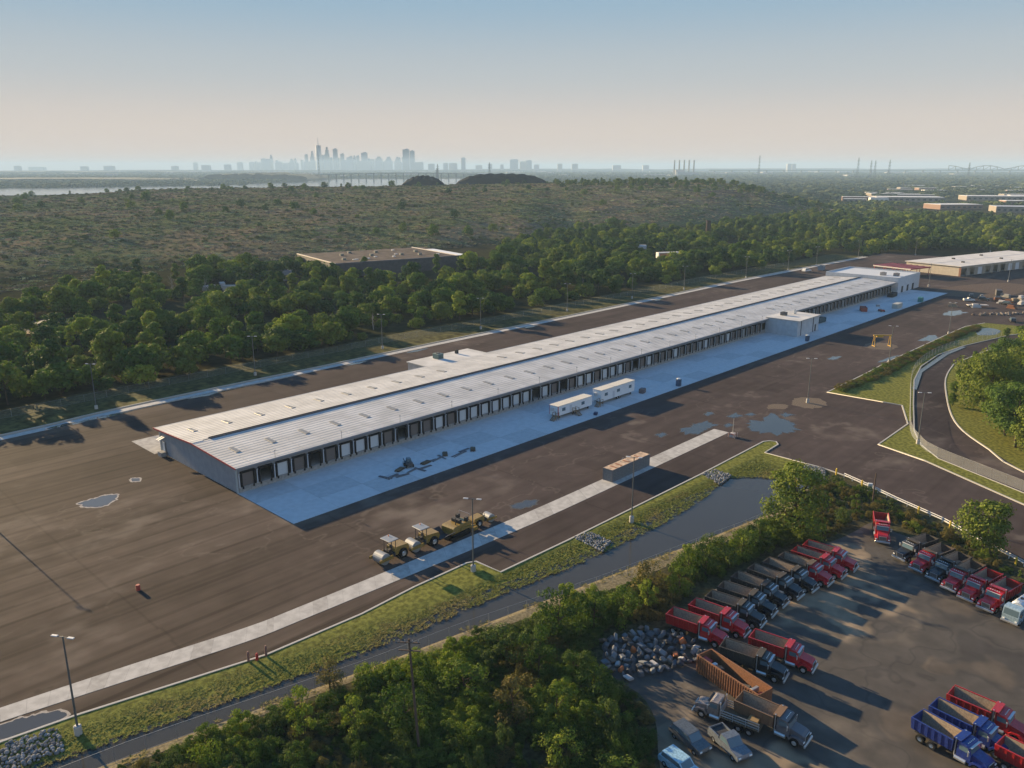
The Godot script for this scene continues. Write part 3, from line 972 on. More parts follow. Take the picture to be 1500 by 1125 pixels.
	for i in 14:
		var v := inst(vent, "eave_lamp", m_steel, o)
		v.position.z = -8.0 - i * 16.0
	# door with a small awning on the end wall
	bx("door", mat(0.6, 0.62, 0.62, 0.6), o, Vector3(-14.9, 2.1, 0.34), Vector3(1.0, 2.1, 0.06))
	for i in 2: bx("awning", mat(0.72, 0.72, 0.7, 0.6), o, Vector3(-15.6 + i * 0.9, 4.0, 0.85), Vector3(0.5, 0.12, 1.5), Basis(Vector3.RIGHT, 0.3))
	bx("door_landing", conc, o, Vector3(-14.9, 0.5, 0.9), Vector3(1.8, 1.0, 1.2))
	# small lean-to on the back and the front wing
	bx("back_wing_wall", wall, o, Vector3(-22.0, 2.75, -91.5), Vector3(9.4, 5.5, 24.6))
	bx("back_wing_roof", roofm, o, Vector3(-21.9, 5.66, -91.5), Vector3(10.2, 0.24, 25.2))
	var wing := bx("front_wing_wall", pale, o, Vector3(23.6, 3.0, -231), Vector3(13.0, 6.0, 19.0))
	bx("front_wing_roof", roofm, o, Vector3(23.9, 6.1, -231), Vector3(13.6, 0.24, 19.6))
	for z in [-224.6, -235.4]: bx("downspout", mat(0.08, 0.08, 0.1, 0.6), wing, Vector3(30.16, 3.0, z), Vector3(0.12, 5.9, 0.5))
	bx("wing_door", m_dark, wing, Vector3(30.13, 1.4, -237.6), Vector3(0.08, 2.6, 1.1))
	for z in [-228.0, -232.0]: bx("wall_panel", pale, wing, Vector3(30.115, 3.0, z), Vector3(0.04, 5.6, 3.6))
	for x in [18.8, 21.8, 24.8, 27.8]: bx("wall_panel", pale, wing, Vector3(x + 0.4, 3.0, -221.48), Vector3(2.8, 5.6, 0.05))
	# taller block at the far end
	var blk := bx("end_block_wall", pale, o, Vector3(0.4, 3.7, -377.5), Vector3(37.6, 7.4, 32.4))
	bx("end_block_roof", mat(0.5, 0.52, 0.54, 0.7), o, Vector3(0.4, 7.44, -377.5), Vector3(36.8, 0.1, 31.6))
	for s in [-1.0, 1.0]:
		bx("parapet", pale, blk, Vector3(0.4 + s * 18.65, 7.75, -377.5), Vector3(0.3, 0.7, 32.3))
		bx("parapet", pale, blk, Vector3(0.4, 7.74, -377.5 + s * 16.05), Vector3(37.0, 0.68, 0.3))
	for k in 3: bx("block_door", m_dark, blk, Vector3(19.23, 1.6, -368.0 - k * 8.0), Vector3(0.1, 3.2, 2.6))

func rooftop_unit(label: String, at: Vector3, s: Vector3, m: Material) -> void:
	var o := thing("rooftop_unit", label, "air unit", at)
	var b := MB.new()
	b.cbox(Vector3(0, s.y * 0.5 + 0.12, 0), s, 0.05)
	part(b, "casing", m, o)
	b = MB.new()
	b.tube(Vector3(0, s.y + 0.12, 0), Vector3(0, s.y + 0.24, 0), s.z * 0.33, s.z * 0.33, 12)
	part(b, "fan_cowl", m_dark, o)
	bx("curb", m_steel, o, Vector3(0, 0.06, 0), Vector3(s.x * 0.9, 0.14, s.z * 0.9))
	b = MB.new()
	for i in 5: b.box(Vector3(s.x * 0.5 + 0.02, 0.3 + i * s.y * 0.16, 0), Vector3(0.04, 0.05, s.z * 0.8))
	part(b, "louvre", m_dark, o)

func workshop() -> void:
	var o := thing("workshop_building", "flat-roofed maintenance shop with dark garage bays beyond the terminal", "building", Vector3(-136, 0, -527), deg_to_rad(-14.3))
	var wall := mat(0.45, 0.4, 0.33, 0.8, 0.0, grain(3, 0.01, 0.85, 1.0), 0.08)
	bx("wall", wall, o, Vector3(-20.5, 2.8, -60), Vector3(27, 5.6, 120))          # the bays in front of it are open rooms
	for z in [-0.15, -119.85]: bx("end_wall", wall, o, Vector3(-3.5, 2.8, z), Vector3(6.98, 5.6, 0.3))
	bx("header", wall, o, Vector3(-0.15, 5.0, -60), Vector3(0.3, 1.18, 119.4))
	bx("bay_floor", mat(0.3, 0.29, 0.27, 0.9), o, Vector3(-3.5, 0.06, -60), Vector3(6.9, 0.1, 119.4))
	bx("roof", mat(0.62, 0.58, 0.53, 0.7, 0.0, grain(5, 0.008, 0.8, 1.0, 5), 0.025), o, Vector3(-17, 5.78, -60), Vector3(35.6, 0.35, 121.6))
	bx("roof_ridge", mat(0.4, 0.4, 0.4, 0.7), o, Vector3(-17, 5.99, -60), Vector3(0.5, 0.08, 118))
	for i in 13:
		var z := -4.5 - i * 8.6
		if i in [2, 6, 7, 11]: bx("overhead_door", mat(0.5, 0.52, 0.55, 0.6), o, Vector3(-0.15, 2.2, z), Vector3(0.12, 4.4, 4.7))
		bx("pier", mat(0.3, 0.26, 0.21, 0.9), o, Vector3(-0.15, 2.2, z - 4.3), Vector3(0.4, 4.4, 3.9))
	bx("corner_brick", mat(0.24, 0.13, 0.09, 0.9), o, Vector3(0.03, 2.7, 0.03), Vector3(1.2, 5.4, 0.3))
	for q in [[-10.0, -20.0], [-24.0, -34.0], [-9.0, -62.0], [-26.0, -70.0]]:
		bx("roof_vent", m_dark, o, Vector3(q[0], 6.35, q[1]), Vector3(1.6, 0.8, 1.4))

func steel_canopy() -> void:
	var o := thing("steel_canopy", "half-built red steel canopy frame with a dark red deck", "canopy", Vector3(-164, 0, -512), deg_to_rad(-14.3))
	var red := mat(0.32, 0.04, 0.05, 0.6)
	bx("deck", mat(0.26, 0.05, 0.06, 0.7), o, Vector3(0, 5.1, 0), Vector3(24, 0.2, 20))
	bx("edge_beam", mat(0.6, 0.55, 0.5, 0.7), o, Vector3(0, 4.9, 10.1), Vector3(24.2, 0.6, 0.2))
	bx("side_beam", red, o, Vector3(12.1, 4.9, 0), Vector3(0.2, 0.5, 20))
	for i in 7:
		bx("joist", red, o, Vector3(-12 + i * 4.0, 5.3, 0), Vector3(0.25, 0.3, 20))
	for x in [-11.5, -4.0, 4.0, 11.5]:
		for z in [-9.5, 0.0, 9.5]: bx("column", red, o, Vector3(x, 2.5, z), Vector3(0.3, 5.0, 0.3))

func warehouse() -> void:
	# the flat-roofed shed among the trees
	var p0 := Vector2(-398, -270)
	var ax := Vector2(20, -84).normalized()          # along the long front
	var ay := Vector2(-1, -0.24).normalized()
	var turn := atan2(-ax.y, ax.x)
	var o := thing("brown_warehouse", "flat brown-roofed warehouse standing among the trees below the hill", "building", Vector3(p0.x, 0, p0.y), turn)
	var L := 90.0
	var D := 66.0
	# local x along ax, local -z along ay
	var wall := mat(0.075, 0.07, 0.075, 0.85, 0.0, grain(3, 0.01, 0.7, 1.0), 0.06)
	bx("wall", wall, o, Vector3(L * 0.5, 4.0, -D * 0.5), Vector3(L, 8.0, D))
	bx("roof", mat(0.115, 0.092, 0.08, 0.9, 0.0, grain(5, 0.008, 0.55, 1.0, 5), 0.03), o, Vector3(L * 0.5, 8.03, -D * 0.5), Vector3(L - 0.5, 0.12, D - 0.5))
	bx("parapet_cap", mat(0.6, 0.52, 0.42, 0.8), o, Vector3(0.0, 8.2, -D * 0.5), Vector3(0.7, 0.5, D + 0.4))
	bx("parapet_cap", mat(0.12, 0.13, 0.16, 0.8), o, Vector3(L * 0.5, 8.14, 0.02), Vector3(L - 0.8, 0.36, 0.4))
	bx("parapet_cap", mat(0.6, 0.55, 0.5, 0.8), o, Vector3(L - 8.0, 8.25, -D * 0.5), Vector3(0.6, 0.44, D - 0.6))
	bx("white_roof_section", mat(0.62, 0.64, 0.66, 0.7), o, Vector3(L - 3.9, 8.14, -D * 0.38), Vector3(7.4, 0.12, D * 0.7))
	var w := mat(0.6, 0.6, 0.6, 0.5)
	var k := 0
	for q in [[12, -16], [20, -40], [26, -12], [30, -52], [36, -30], [44, -14], [46, -46], [54, -24], [60, -50], [64, -18], [70, -36], [74, -12]]:
		k += 1
		bx("roof_vent", w if k % 3 == 0 else mat(0.16, 0.16, 0.14, 0.8), o, Vector3(q[0], 8.7, q[1]), Vector3(2.2, 1.2, 1.8) if k % 3 else Vector3(1.6, 0.5, 1.6))
	for q in [8.0, 9.0, 16.0, 24.0]: bx("skylight_dome", w, o, Vector3(q * 2.2, 8.25, -6.0 - q), Vector3(1.8, 0.35, 1.4))

# a far building: walls, roof, setbacks
func tower(called: String, label: String, at: Vector2, w: float, d: float, h: float, m: Material, style := 0, group := "", base := 4.0) -> void:
	var o := thing(called, label, "building", Vector3(at.x, base, at.y), deg_to_rad(YAW), group)
	if style == 0:
		bx("shaft", m, o, Vector3(0, h * 0.5 - 4, 0), Vector3(w, h + 8, d))
		bx("roof_plant", m, o, Vector3(w * 0.08, h + h * 0.015, 0), Vector3(w * 0.5, h * 0.03, d * 0.5))
	elif style == 1:
		bx("shaft", m, o, Vector3(0, h * 0.36 - 4, 0), Vector3(w, h * 0.72 + 8, d))
		bx("upper_shaft", m, o, Vector3(w * 0.05, h * 0.8, 0), Vector3(w * 0.68, h * 0.16 + 0.1, d * 0.7))
		bx("crown", m, o, Vector3(w * 0.05, h * 0.94, 0), Vector3(w * 0.4, h * 0.12, d * 0.4))
	else:
		var b := MB.new()
		b.lathe([Vector2(w * 0.7, -8), Vector2(w * 0.7, h * 0.08), Vector2(w * 0.5, h * 0.77), Vector2(0, h * 0.77)], Vector3.ZERO, Vector3.UP, 8)
		part(b, "shaft", m, o)
		b = MB.new()
		b.tube(Vector3(0, h * 0.77, 0), Vector3(0, h, 0), w * 0.07, w * 0.02, 6)
		part(b, "mast", m, o)

func far_shed(label: String, at: Vector2, turn: float, s: Vector3, wall: Material, roof: Material, bays: int, group := "", base := 0.0) -> void:
	var o := thing("distant_warehouse", label, "building", Vector3(at.x, base, at.y), turn, group)
	bx("wall", wall, o, Vector3(0, s.y * 0.5 - 1, 0), Vector3(s.x, s.y + 2, s.z))
	bx("roof", roof, o, Vector3(0, s.y + 0.1, 0), Vector3(s.x - 0.6, 0.5, s.z - 0.6))
	for i in bays:
		bx("window_band", m_dark, o, Vector3(-s.x * 0.5 + (i + 0.5) * s.x / bays, s.y * 0.45, s.z * 0.5 + 0.05), Vector3(s.x / bays * 0.5, s.y * 0.35, 0.2))

func fence(label: String, p: PackedVector2Array, h: float, gap: float, m: Material, mesh_m: Material, y := 0.0) -> void:
	var o := thing("chain_link_fence", label, "fence", Vector3(p[0].x, y, p[0].y))
	var o0 := Vector2(p[0].x, p[0].y)
	var post := MB.new()
	post.tube(Vector3(0, -0.3, 0), Vector3(0, h, 0), 0.03, 0.03, 6)
	var pm := post.mesh()
	var rail := MB.new()
	var web := MB.new()
	var carry := 0.0
	for i in p.size() - 1:
		var a := p[i] - o0
		var d := p[i + 1] - p[i]
		var ln := d.length()
		var s := carry
		while s < ln:
			var q := a + d * (s / ln)
			var e := inst(pm, "post", m, o)
			e.position = Vector3(q.x, 0, q.y)
			s += gap
		carry = s - ln
		var A := Vector3(a.x, h, a.y)
		var B := Vector3(a.x + d.x, h, a.y + d.y)
		rail.tube(A, B, 0.02, 0.02, 5)
		rail.tube(A - Vector3(0, h - 0.1, 0), B - Vector3(0, h - 0.1, 0), 0.015, 0.015, 5)
		web.quad(A, B, B - Vector3(0, h - 0.05, 0), A - Vector3(0, h - 0.05, 0), Vector3(d.y, 0, -d.x).normalized())
	part(rail, "rail", m, o)
	part(web, "wire_mesh", mesh_m, o)


# ---------------------------------------------------------------- baked ground patterns (dust, stains, paving lanes, dirt)
func bake(w: int, h: int, rect: Rect2, fn: Callable) -> StandardMaterial3D:
	var mx := rect.size.x / w
	var mz := rect.size.y / h
	var l := []
	for q in [[1, 0.012], [2, 0.05], [3, 0.22], [4, 0.006]]:
		var f := fnl(q[0] + 40, q[1], 4)
		f.offset = Vector3(rect.position.x / mx, rect.position.y / mz, 0)
		f.frequency = q[1] * mx
		l.append(f.get_image(w, h, false, false, false).get_data())
	var out := PackedByteArray()
	out.resize(w * h * 3)
	var gam := PackedByteArray()
	for i in 1024: gam.append(int(Color(i / 1023.0, 0, 0).linear_to_srgb().r * 255.0))
	var o := 0
	for j in h:
		var z := rect.position.y + (j + 0.5) * mz
		for i in w:
			var k := j * w + i
			var c: Color = fn.call(rect.position.x + (i + 0.5) * mx, z, l[0][k] / 255.0, l[1][k] / 255.0, l[2][k] / 255.0, l[3][k] / 255.0)
			out[o] = gam[clampi(int(c.r * 1023.0), 0, 1023)]
			out[o + 1] = gam[clampi(int(c.g * 1023.0), 0, 1023)]
			out[o + 2] = gam[clampi(int(c.b * 1023.0), 0, 1023)]
			o += 3
	var m := StandardMaterial3D.new()
	m.albedo_texture = ImageTexture.create_from_image(Image.create_from_data(w, h, false, Image.FORMAT_RGB8, out))
	m.roughness = 0.9
	m.texture_repeat = false
	return m

var streaks := fnl(88, 0.12, 2)

func asphalt_at(x: float, z: float, a: float, b: float, c: float, d: float) -> Color:
	var near := clampf((z + 110.0) / 60.0, 0.0, 1.0)
	var lane := (x + 300.0 + (d - 0.5) * 1.5) / 4.6
	var id := int(lane)
	var e := absf(lane - id - 0.5) * 2.0
	var tone := 1.0 + (0.1 + 0.24 * near) * (float((id * 7919) % 13) / 12.0 - 0.5)
	if e > 0.84: tone *= lerpf(1.0, 0.62 + 0.3 * b, 0.2 + 0.8 * near)
	var run := streaks.get_noise_2d(x * 1.6, z * 0.05) + 0.6 * streaks.get_noise_2d(x * 5.0 + 90.0, z * 0.09)
	tone *= 1.0 + 0.3 * run * (0.4 + 0.6 * near)
	tone *= 0.72 + 0.5 * a + 0.3 * (b - 0.5) + 0.3 * (c - 0.5)
	var col := Color(0.068, 0.053, 0.049).lerp(Color(0.08, 0.062, 0.05), near) * tone
	var dust := smoothstep(0.6, 0.78, a * 0.45 + b * 0.4 + c * 0.15 + 0.06 * near)
	if x > -118.0 and z < -150.0 and z > -235.0: dust = maxf(dust, smoothstep(0.62, 0.75, b * 0.6 + c * 0.4) * 0.7)
	# dust trails and tyre scuffs, darker patched squares, oil spots
	var trail := (1.0 - smoothstep(0.0, 0.012, absf(b - 0.5 + (d - 0.5) * 0.3))) * smoothstep(0.45, 0.6, a)
	dust = maxf(dust, trail * 0.55)
	var px := int(floor((x + 300.0) / 13.0))
	var pz := int(floor((z + 900.0) / 21.0))
	var hs := (px * 73 + pz * 151) % 17
	if hs == 3 or hs == 11:
		var fx := (x + 300.0) / 13.0 - px
		var fz := (z + 900.0) / 21.0 - pz
		if fx > 0.15 and fx < 0.62 and fz > 0.2 and fz < 0.74: col *= 0.84
	if fposmod(z + 4.0 * (d - 0.5), 38.0) < 0.35: col *= 0.8
	var oil := smoothstep(0.74, 0.8, c * 0.7 + b * 0.3)
	col *= 1.0 - 0.35 * oil
	return col.lerp(Color(0.2, 0.168, 0.138), dust * 0.5)

func lot_at(_x: float, _z: float, a: float, b: float, c: float, d: float) -> Color:
	var t := smoothstep(0.47, 0.53, a * 0.3 + b * 0.5 + d * 0.2)
	var col := Color(0.055, 0.047, 0.04).lerp(Color(0.21, 0.155, 0.1), t)
	var wet := smoothstep(0.56, 0.6, b * 0.6 + (1.0 - a) * 0.4)
	col = col.lerp(Color(0.032, 0.028, 0.026), wet * 0.75)
	var crack := 1.0 - smoothstep(0.0, 0.02, absf(b - 0.47))
	col = col.lerp(Color(0.03, 0.026, 0.024), crack * 0.65)
	var rut := 1.0 - smoothstep(0.0, 0.03, absf(a - 0.5))
	col = col.lerp(Color(0.19, 0.15, 0.105), rut * 0.35 * c)
	return col * (0.62 + 0.8 * c)

func make_sky() -> PanoramaSkyMaterial:
	var w := 512
	var h := 256
	var im := Image.create(w, h, false, Image.FORMAT_RGBF)
	var sun := Vector3(-cos(SUN_UP), sin(SUN_UP), 0)
	for j in h:
		var e := PI * (0.5 - (j + 0.5) / h)
		var el := maxf(rad_to_deg(e), 0.0)
		for i in w:
			var a := TAU * (i + 0.5) / w
			# a panorama's middle column looks along -Z
			var dir := Vector3(-sin(a) * cos(e), sin(e), cos(a) * cos(e))
			var c := Color(SKY[0][1], SKY[0][2], SKY[0][3])
			for k in SKY.size() - 1:
				if el >= SKY[k][0] and el <= SKY[k + 1][0]:
					var t: float = smoothstep(0, 1, (el - SKY[k][0]) / (SKY[k + 1][0] - SKY[k][0])) * 0.4 + 0.6 * (el - SKY[k][0]) / (SKY[k + 1][0] - SKY[k][0])
					c = Color(SKY[k][1], SKY[k][2], SKY[k][3]).lerp(Color(SKY[k + 1][1], SKY[k + 1][2], SKY[k + 1][3]), t)
			var g := rad_to_deg(acos(clampf(dir.dot(sun), -1, 1)))
			var glow := exp(-g / 16.0) * 0.4
			im.set_pixel(i, j, Color(c.r + glow, c.g + glow * 0.8, c.b + glow * 0.58))
	var m := PanoramaSkyMaterial.new()
	m.panorama = ImageTexture.create_from_image(im)
	return m

const SUN_UP := 0.24            # radians above the horizon
# elevation in degrees and colour of the clear sky there
const SKY := [[0.0, 0.252, 0.2, 0.17], [2.5, 0.238, 0.206, 0.182], [6.0, 0.172, 0.185, 0.192], [10.5, 0.108, 0.158, 0.2], [25.0, 0.034, 0.105, 0.215], [90.0, 0.012, 0.068, 0.2]]

func lift(called: String, p: Array, m: Material) -> MeshInstance3D:       # p: x, y, z triples
	var q := PackedVector2Array()
	for i in range(0, p.size(), 3): q.append(Vector2(p[i], p[i + 2]))
	var ix := Geometry2D.triangulate_polygon(q)
	var b := MB.new()
	for i in range(0, ix.size(), 3):
		var t := []
		for k in 3: t.append(Vector3(p[ix[i + k] * 3], p[ix[i + k] * 3 + 1], p[ix[i + k] * 3 + 2]))
		var nn: Vector3 = (t[1] - t[0]).cross(t[2] - t[0]).normalized()
		b.tri(t[0], t[1], t[2], nn if nn.y > 0 else -nn)
	return struct(b, called, m)

func at_y(p: Array, y: float) -> Array:
	var o := []
	for i in range(0, p.size(), 2): o.append_array([p[i], y, p[i + 1]])
	return o

func kerb(label_mat: Material, p: PackedVector2Array, w := 0.32, y1 := 0.16) -> void:
	var b := MB.new()
	strip(b, p, w, -0.3, y1)
	struct(b, "kerb", label_mat)

func patch(p: Array, y: float, called: String, m: Material) -> void:
	var q := poly(p)
	q.append(q[0])
	q = smooth(q, 7)
	q.remove_at(q.size() - 1)
	for i in q.size(): q[i] += Vector2(hill_noise.get_noise_2d(q[i].x * 80.0, q[i].y * 80.0), hill_noise.get_noise_2d(q[i].y * 80.0, q[i].x * 80.0)) * 0.9
	sheet(called, q, y, m)

# ragged outline round the middle of p: lobes and inlets, always star-shaped
func ragged(p: PackedVector2Array, amount: float, grow_by: float, sd: float) -> PackedVector2Array:
	var cen := Vector2.ZERO
	for v in p: cen += v / p.size()
	var o := PackedVector2Array()
	for k in 64:
		var a := TAU * k / 64.0
		var d := Vector2(cos(a), sin(a))
		var far := 0.3
		for i in p.size():
			var hit = Geometry2D.segment_intersects_segment(cen, cen + d * 200.0, p[i], p[(i + 1) % p.size()])
			if hit != null: far = maxf(far, cen.distance_to(hit))
		var w := hill_noise.get_noise_3d(d.x * 70.0, d.y * 70.0, sd * 90.0) + 0.6 * hill_noise.get_noise_3d(d.x * 240.0, d.y * 240.0, sd * 50.0)
		o.append(cen + d * maxf(0.15, far * (1.0 + amount * w) + grow_by * (0.7 + 0.6 * hill_noise.get_noise_3d(d.x * 300.0, d.y * 300.0, sd * 31.0))))
	return o

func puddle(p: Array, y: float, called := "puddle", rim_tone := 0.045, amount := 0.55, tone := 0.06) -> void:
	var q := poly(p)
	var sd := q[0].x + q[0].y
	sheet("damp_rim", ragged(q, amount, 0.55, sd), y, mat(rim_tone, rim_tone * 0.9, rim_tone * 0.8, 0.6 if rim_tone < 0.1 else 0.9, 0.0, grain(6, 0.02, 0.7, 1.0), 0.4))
	sheet(called, ragged(q, amount, 0.0, sd), y + 0.004, mat(tone, tone * 0.95, tone * 0.86, 0.03))  # tone also carries the paleness of reflected sky, over a silty tint

var m_water: StandardMaterial3D


func _ready() -> void:
	rng.seed = 11
	hill_noise = fnl(5, 0.012, 3)
	# ---- camera, sky, sun, exposure
	var cam := Camera3D.new()
	cam.name = "camera"
	cam.fov = 50.97
	cam.near = 0.5
	cam.far = 40000
	cam.position = Vector3(0, CAM_H, 0)
	cam.rotation_degrees = Vector3(-15.03, YAW, 0)
	add_child(cam)
	cam.current = true
	var env := Environment.new()
	env.background_mode = Environment.BG_SKY
	env.sky = Sky.new()
	env.sky.sky_material = make_sky()
	env.tonemap_mode = Environment.TONE_MAPPER_LINEAR
	env.tonemap_exposure = 2.9
	env.fog_enabled = true
	env.fog_density = 0.0001
	env.fog_light_color = Color(0.74, 0.87, 1.0)
	env.sdfgi_enabled = true
	env.ssao_enabled = true
	env.ssil_enabled = true
	var we := WorldEnvironment.new()
	we.name = "environment"
	we.environment = env
	add_child(we)
	var sun := DirectionalLight3D.new()
	sun.name = "sun"
	sun.light_energy = 1.6
	sun.light_color = Color(1.0, 0.88, 0.68)
	sun.light_angular_distance = 0.5
	sun.shadow_enabled = true
	sun.look_at_from_position(Vector3(-cos(SUN_UP), sin(SUN_UP), 0.02) * 100.0, Vector3.ZERO)
	add_child(sun)
	# ---- shared materials
	bark = mat(0.07, 0.055, 0.042, 0.9)
	m_tyre = mat(0.02, 0.02, 0.02, 0.9)
	m_chrome = mat(0.55, 0.56, 0.57, 0.3, 0.7)
	m_glass = mat(0.09, 0.14, 0.17, 0.06)  # bluish base colour stands in for the sky reflected in windshields
	m_dark = mat(0.025, 0.025, 0.027, 0.7)
	m_steel = mat(0.3, 0.31, 0.32, 0.5, 0.4)
	m_lamp = mat(0.75, 0.75, 0.72, 0.15)
	m_liner = mat(0.3, 0.23, 0.165, 0.8, 0.0, grain(21, 0.02, 0.6, 1.0), 0.3)
	m_water = mat(0.05, 0.046, 0.038, 0.04)
	m_water.metallic_specular = 0.36
	print("materials")
	setting()
	print("setting")
	terminal_site()
	print("site")
	truck_lot()
	print("lot")
	greenery()
	print("greenery")
	distance()
	print("done")

func setting() -> void:
	# terrain: one sheet, fine near, coarse towards the horizon
	var xs := []
	var zs := []
	for pass_ in 2:
		var l := []
		var t := -1400.0
		var step := 7.0
		var back := []
		while t > -21000.0:
			back.append(t)
			step *= 1.045
			t -= step
		back.reverse()
		l = back
		t = -1393.0
		step = 7.0
		while t < (-190.0 if pass_ == 0 else 20.0):
			l.append(t)
			t += 7.0
		while t < 2500.0:
			l.append(t)
			step *= 1.18
			t += step
		if pass_ == 0: xs = l
		else: zs = l
	var vs := PackedVector3Array()
	var ns := PackedVector3Array()
	var cs := PackedColorArray()
	var ids := PackedInt32Array()
	var n1 := fnl(71, 0.006, 4)
	var n2 := fnl(72, 0.03, 3)
	for z in zs:
		for x in xs:
			var h := land(x, z)
			vs.append(Vector3(x, h, z))
			ns.append(Vector3(land(x - 4, z) - land(x + 4, z), 8, land(x, z - 4) - land(x, z + 4)).normalized())
			var q := along(x, z)
			var a := n1.get_noise_2d(x, z) * 0.5 + 0.5
			var b := n2.get_noise_2d(x, z) * 0.5 + 0.5
			var c := Color(0.035, 0.04, 0.02).lerp(Color(0.055, 0.048, 0.026), a)
			if h > 0.6:
				c = c.lerp(Color(0.2, 0.155, 0.095).lerp(Color(0.13, 0.145, 0.058), smoothstep(0.35, 0.65, a * 0.6 + b * 0.4)), smoothstep(0.6, 4.0, h))
			if q.y > 1400:
				c = c.lerp(Color(0.045, 0.055, 0.035).lerp(Color(0.13, 0.105, 0.07), smoothstep(0.5, 0.75, a)), smoothstep(1400, 1700, q.y))
			cs.append(c)
	var w := xs.size()
	for j in zs.size() - 1:
		for i in w - 1:
			var k := j * w + i
			ids.append_array([k, k + 1, k + w, k + 1, k + w + 1, k + w])
	var ar := []
	ar.resize(Mesh.ARRAY_MAX)
	ar[Mesh.ARRAY_VERTEX] = vs
	ar[Mesh.ARRAY_NORMAL] = ns
	ar[Mesh.ARRAY_COLOR] = cs
	ar[Mesh.ARRAY_INDEX] = ids
	var me := ArrayMesh.new()
	me.add_surface_from_arrays(Mesh.PRIMITIVE_TRIANGLES, ar)
	var tm: StandardMaterial3D = mat(1, 1, 1, 0.95, 0, grain(77, 0.012, 0.55, 1.0, 5), 0.03).duplicate()
	tm.vertex_color_use_as_albedo = true
	tm.metallic_specular = 0.0
	var g := inst(me, "ground", tm, self)
	g.set_meta("kind", "structure")
	# the bay
	var bay := PackedVector2Array()
	for q in [[-3600, 1700], [-100, 1700], [-100, 3300], [-60, 3850], [-60, 5000], [-1300, 5000], [-1300, 3600], [-3600, 3600]]: bay.append(survey(q[0], q[1]))
	sheet("bay_water", bay, -1.2, mat(0.05, 0.06, 0.07, 0.12))

	# yard surfaces
	var rect := Rect2(-236, -640, 270, 700)
	var am := bake(1024, 2048, rect, asphalt_at)
	am.metallic_specular = 0.12
	var front := [-98, 0, -94.1, -16.1, -92.8, -23.6, -87.6, -45.3, -86.7, -60, -87.2, -70.2, -87.0, -81.0, -86.3, -82.4, -80.9, -82.6, -80.4, -98.3, -80.0, -141.8, -80.3, -170.0, -79.5, -171.6, -78.1, -172.1, -76.9, -170.6, -76.5, -163.2, -66.6, -162.9, -63.5, -162.9]
	var rail := [-63.5, -162.9, -57.9, -161.7, -51.9, -159.2, -45.9, -156.3, -36.4, -152.2, -21.5, -143.3, 10, -124.5, 30, -112]
	var yard := [-213, 60, -213, -104, -216, -170, -217, -300, -219, -420, -217, -560, -217, -638, 30, -638]
	var a := yard.duplicate()
	for i in range(rail.size() - 2, -1, -2): a.append_array([rail[i], rail[i + 1]])
	for i in range(front.size() - 4, -1, -2): a.append_array([front[i], front[i + 1]])
	a.append_array([-112, 60])
	sheet("asphalt_yard", poly(a), 0.0, am, rect)
	var apron := mat(0.52, 0.52, 0.52, 0.9, 0.0, grain(6, 0.02, 0.9, 1.0, 5), 0.05)
	var apron2 := mat(0.46, 0.46, 0.46, 0.9, 0.0, grain(7, 0.02, 0.88, 1.0, 5), 0.06)
	var conc := mat(0.47, 0.45, 0.42, 0.9, 0.0, grain(6, 0.02, 0.78, 1.0, 5), 0.05)
	var conc2 := mat(0.42, 0.4, 0.37, 0.9, 0.0, grain(7, 0.02, 0.74, 1.0, 5), 0.06)
	var kerbm := mat(0.48, 0.46, 0.42, 0.9, 0.0, grain(6, 0.03, 0.75, 1.0), 0.3)
	# concrete apron in slabs
	var pad := sheet("concrete_apron", poly([-140.9, -69.8, -120.6, -69.8, -120.6, -452, -140.9, -452]), 0.006, mat(0.22, 0.21, 0.2, 0.9))
	var sb := MB.new()
	sb.box(Vector3.ZERO, Vector3(6.68, 0.03, 9.93))
	var slab := sb.mesh()
	for i in 38:
		for k in 3:
			var s := inst(slab, "slab", apron if (i * 5 + k * 3) % 4 else apron2, pad)
			s.position = Vector3(-137.4 + k * 6.75, 0.012, -74.85 - i * 10.0)
	sheet("back_apron", poly([-188, -68.4, -175.4, -68.4, -175.4, -452, -188, -452]), 0.012, conc2)
	# concrete strip in slabs
	var up := smooth(poly([-104.5, 4, -100.9, -17.9, -98.4, -32.2, -95.6, -47, -95.0, -55, -94.3, -71.2, -93.6, -93.7, -93.3, -113.7, -93.6, -170.8]), 6)
	var lo := smooth(poly([-101.5, 3, -98, -17.2, -95.4, -30.1, -92.4, -45, -91.7, -53, -90.8, -69, -89.7, -91, -89.3, -111, -89.6, -170.9]), 6)
	var basep := up.duplicate()
	var rl := lo.duplicate()
	rl.reverse()
	basep.append_array(rl)
	var st := sheet("concrete_strip", basep, 0.005, mat(0.2, 0.19, 0.18, 0.9))
	for i in up.size() - 1:
		var n := maxi(1, int(round(up[i].distance_to(up[i + 1]) / 4.4)))
		for k in n:
			var t0 := float(k) / n
			var t1 := float(k + 1) / n - 0.008
			var u0 := up[i].lerp(up[i + 1], t0)
			var u1 := up[i].lerp(up[i + 1], t1)
			var l0 := lo[i].lerp(lo[i + 1], t0)
			var l1 := lo[i].lerp(lo[i + 1], t1)
			var b := MB.new()
			b.quad(Vector3(u0.x, 0.03, u0.y), Vector3(u1.x, 0.03, u1.y), Vector3(l1.x, 0.03, l1.y), Vector3(l0.x, 0.03, l0.y), Vector3.UP)
			b.quad(Vector3(l0.x, 0.03, l0.y), Vector3(l1.x, 0.03, l1.y), Vector3(l1.x, 0.0, l1.y), Vector3(l0.x, 0.0, l0.y), Vector3.RIGHT)
			part(b, "slab", conc if (i * 3 + k) % 5 else conc2, st)
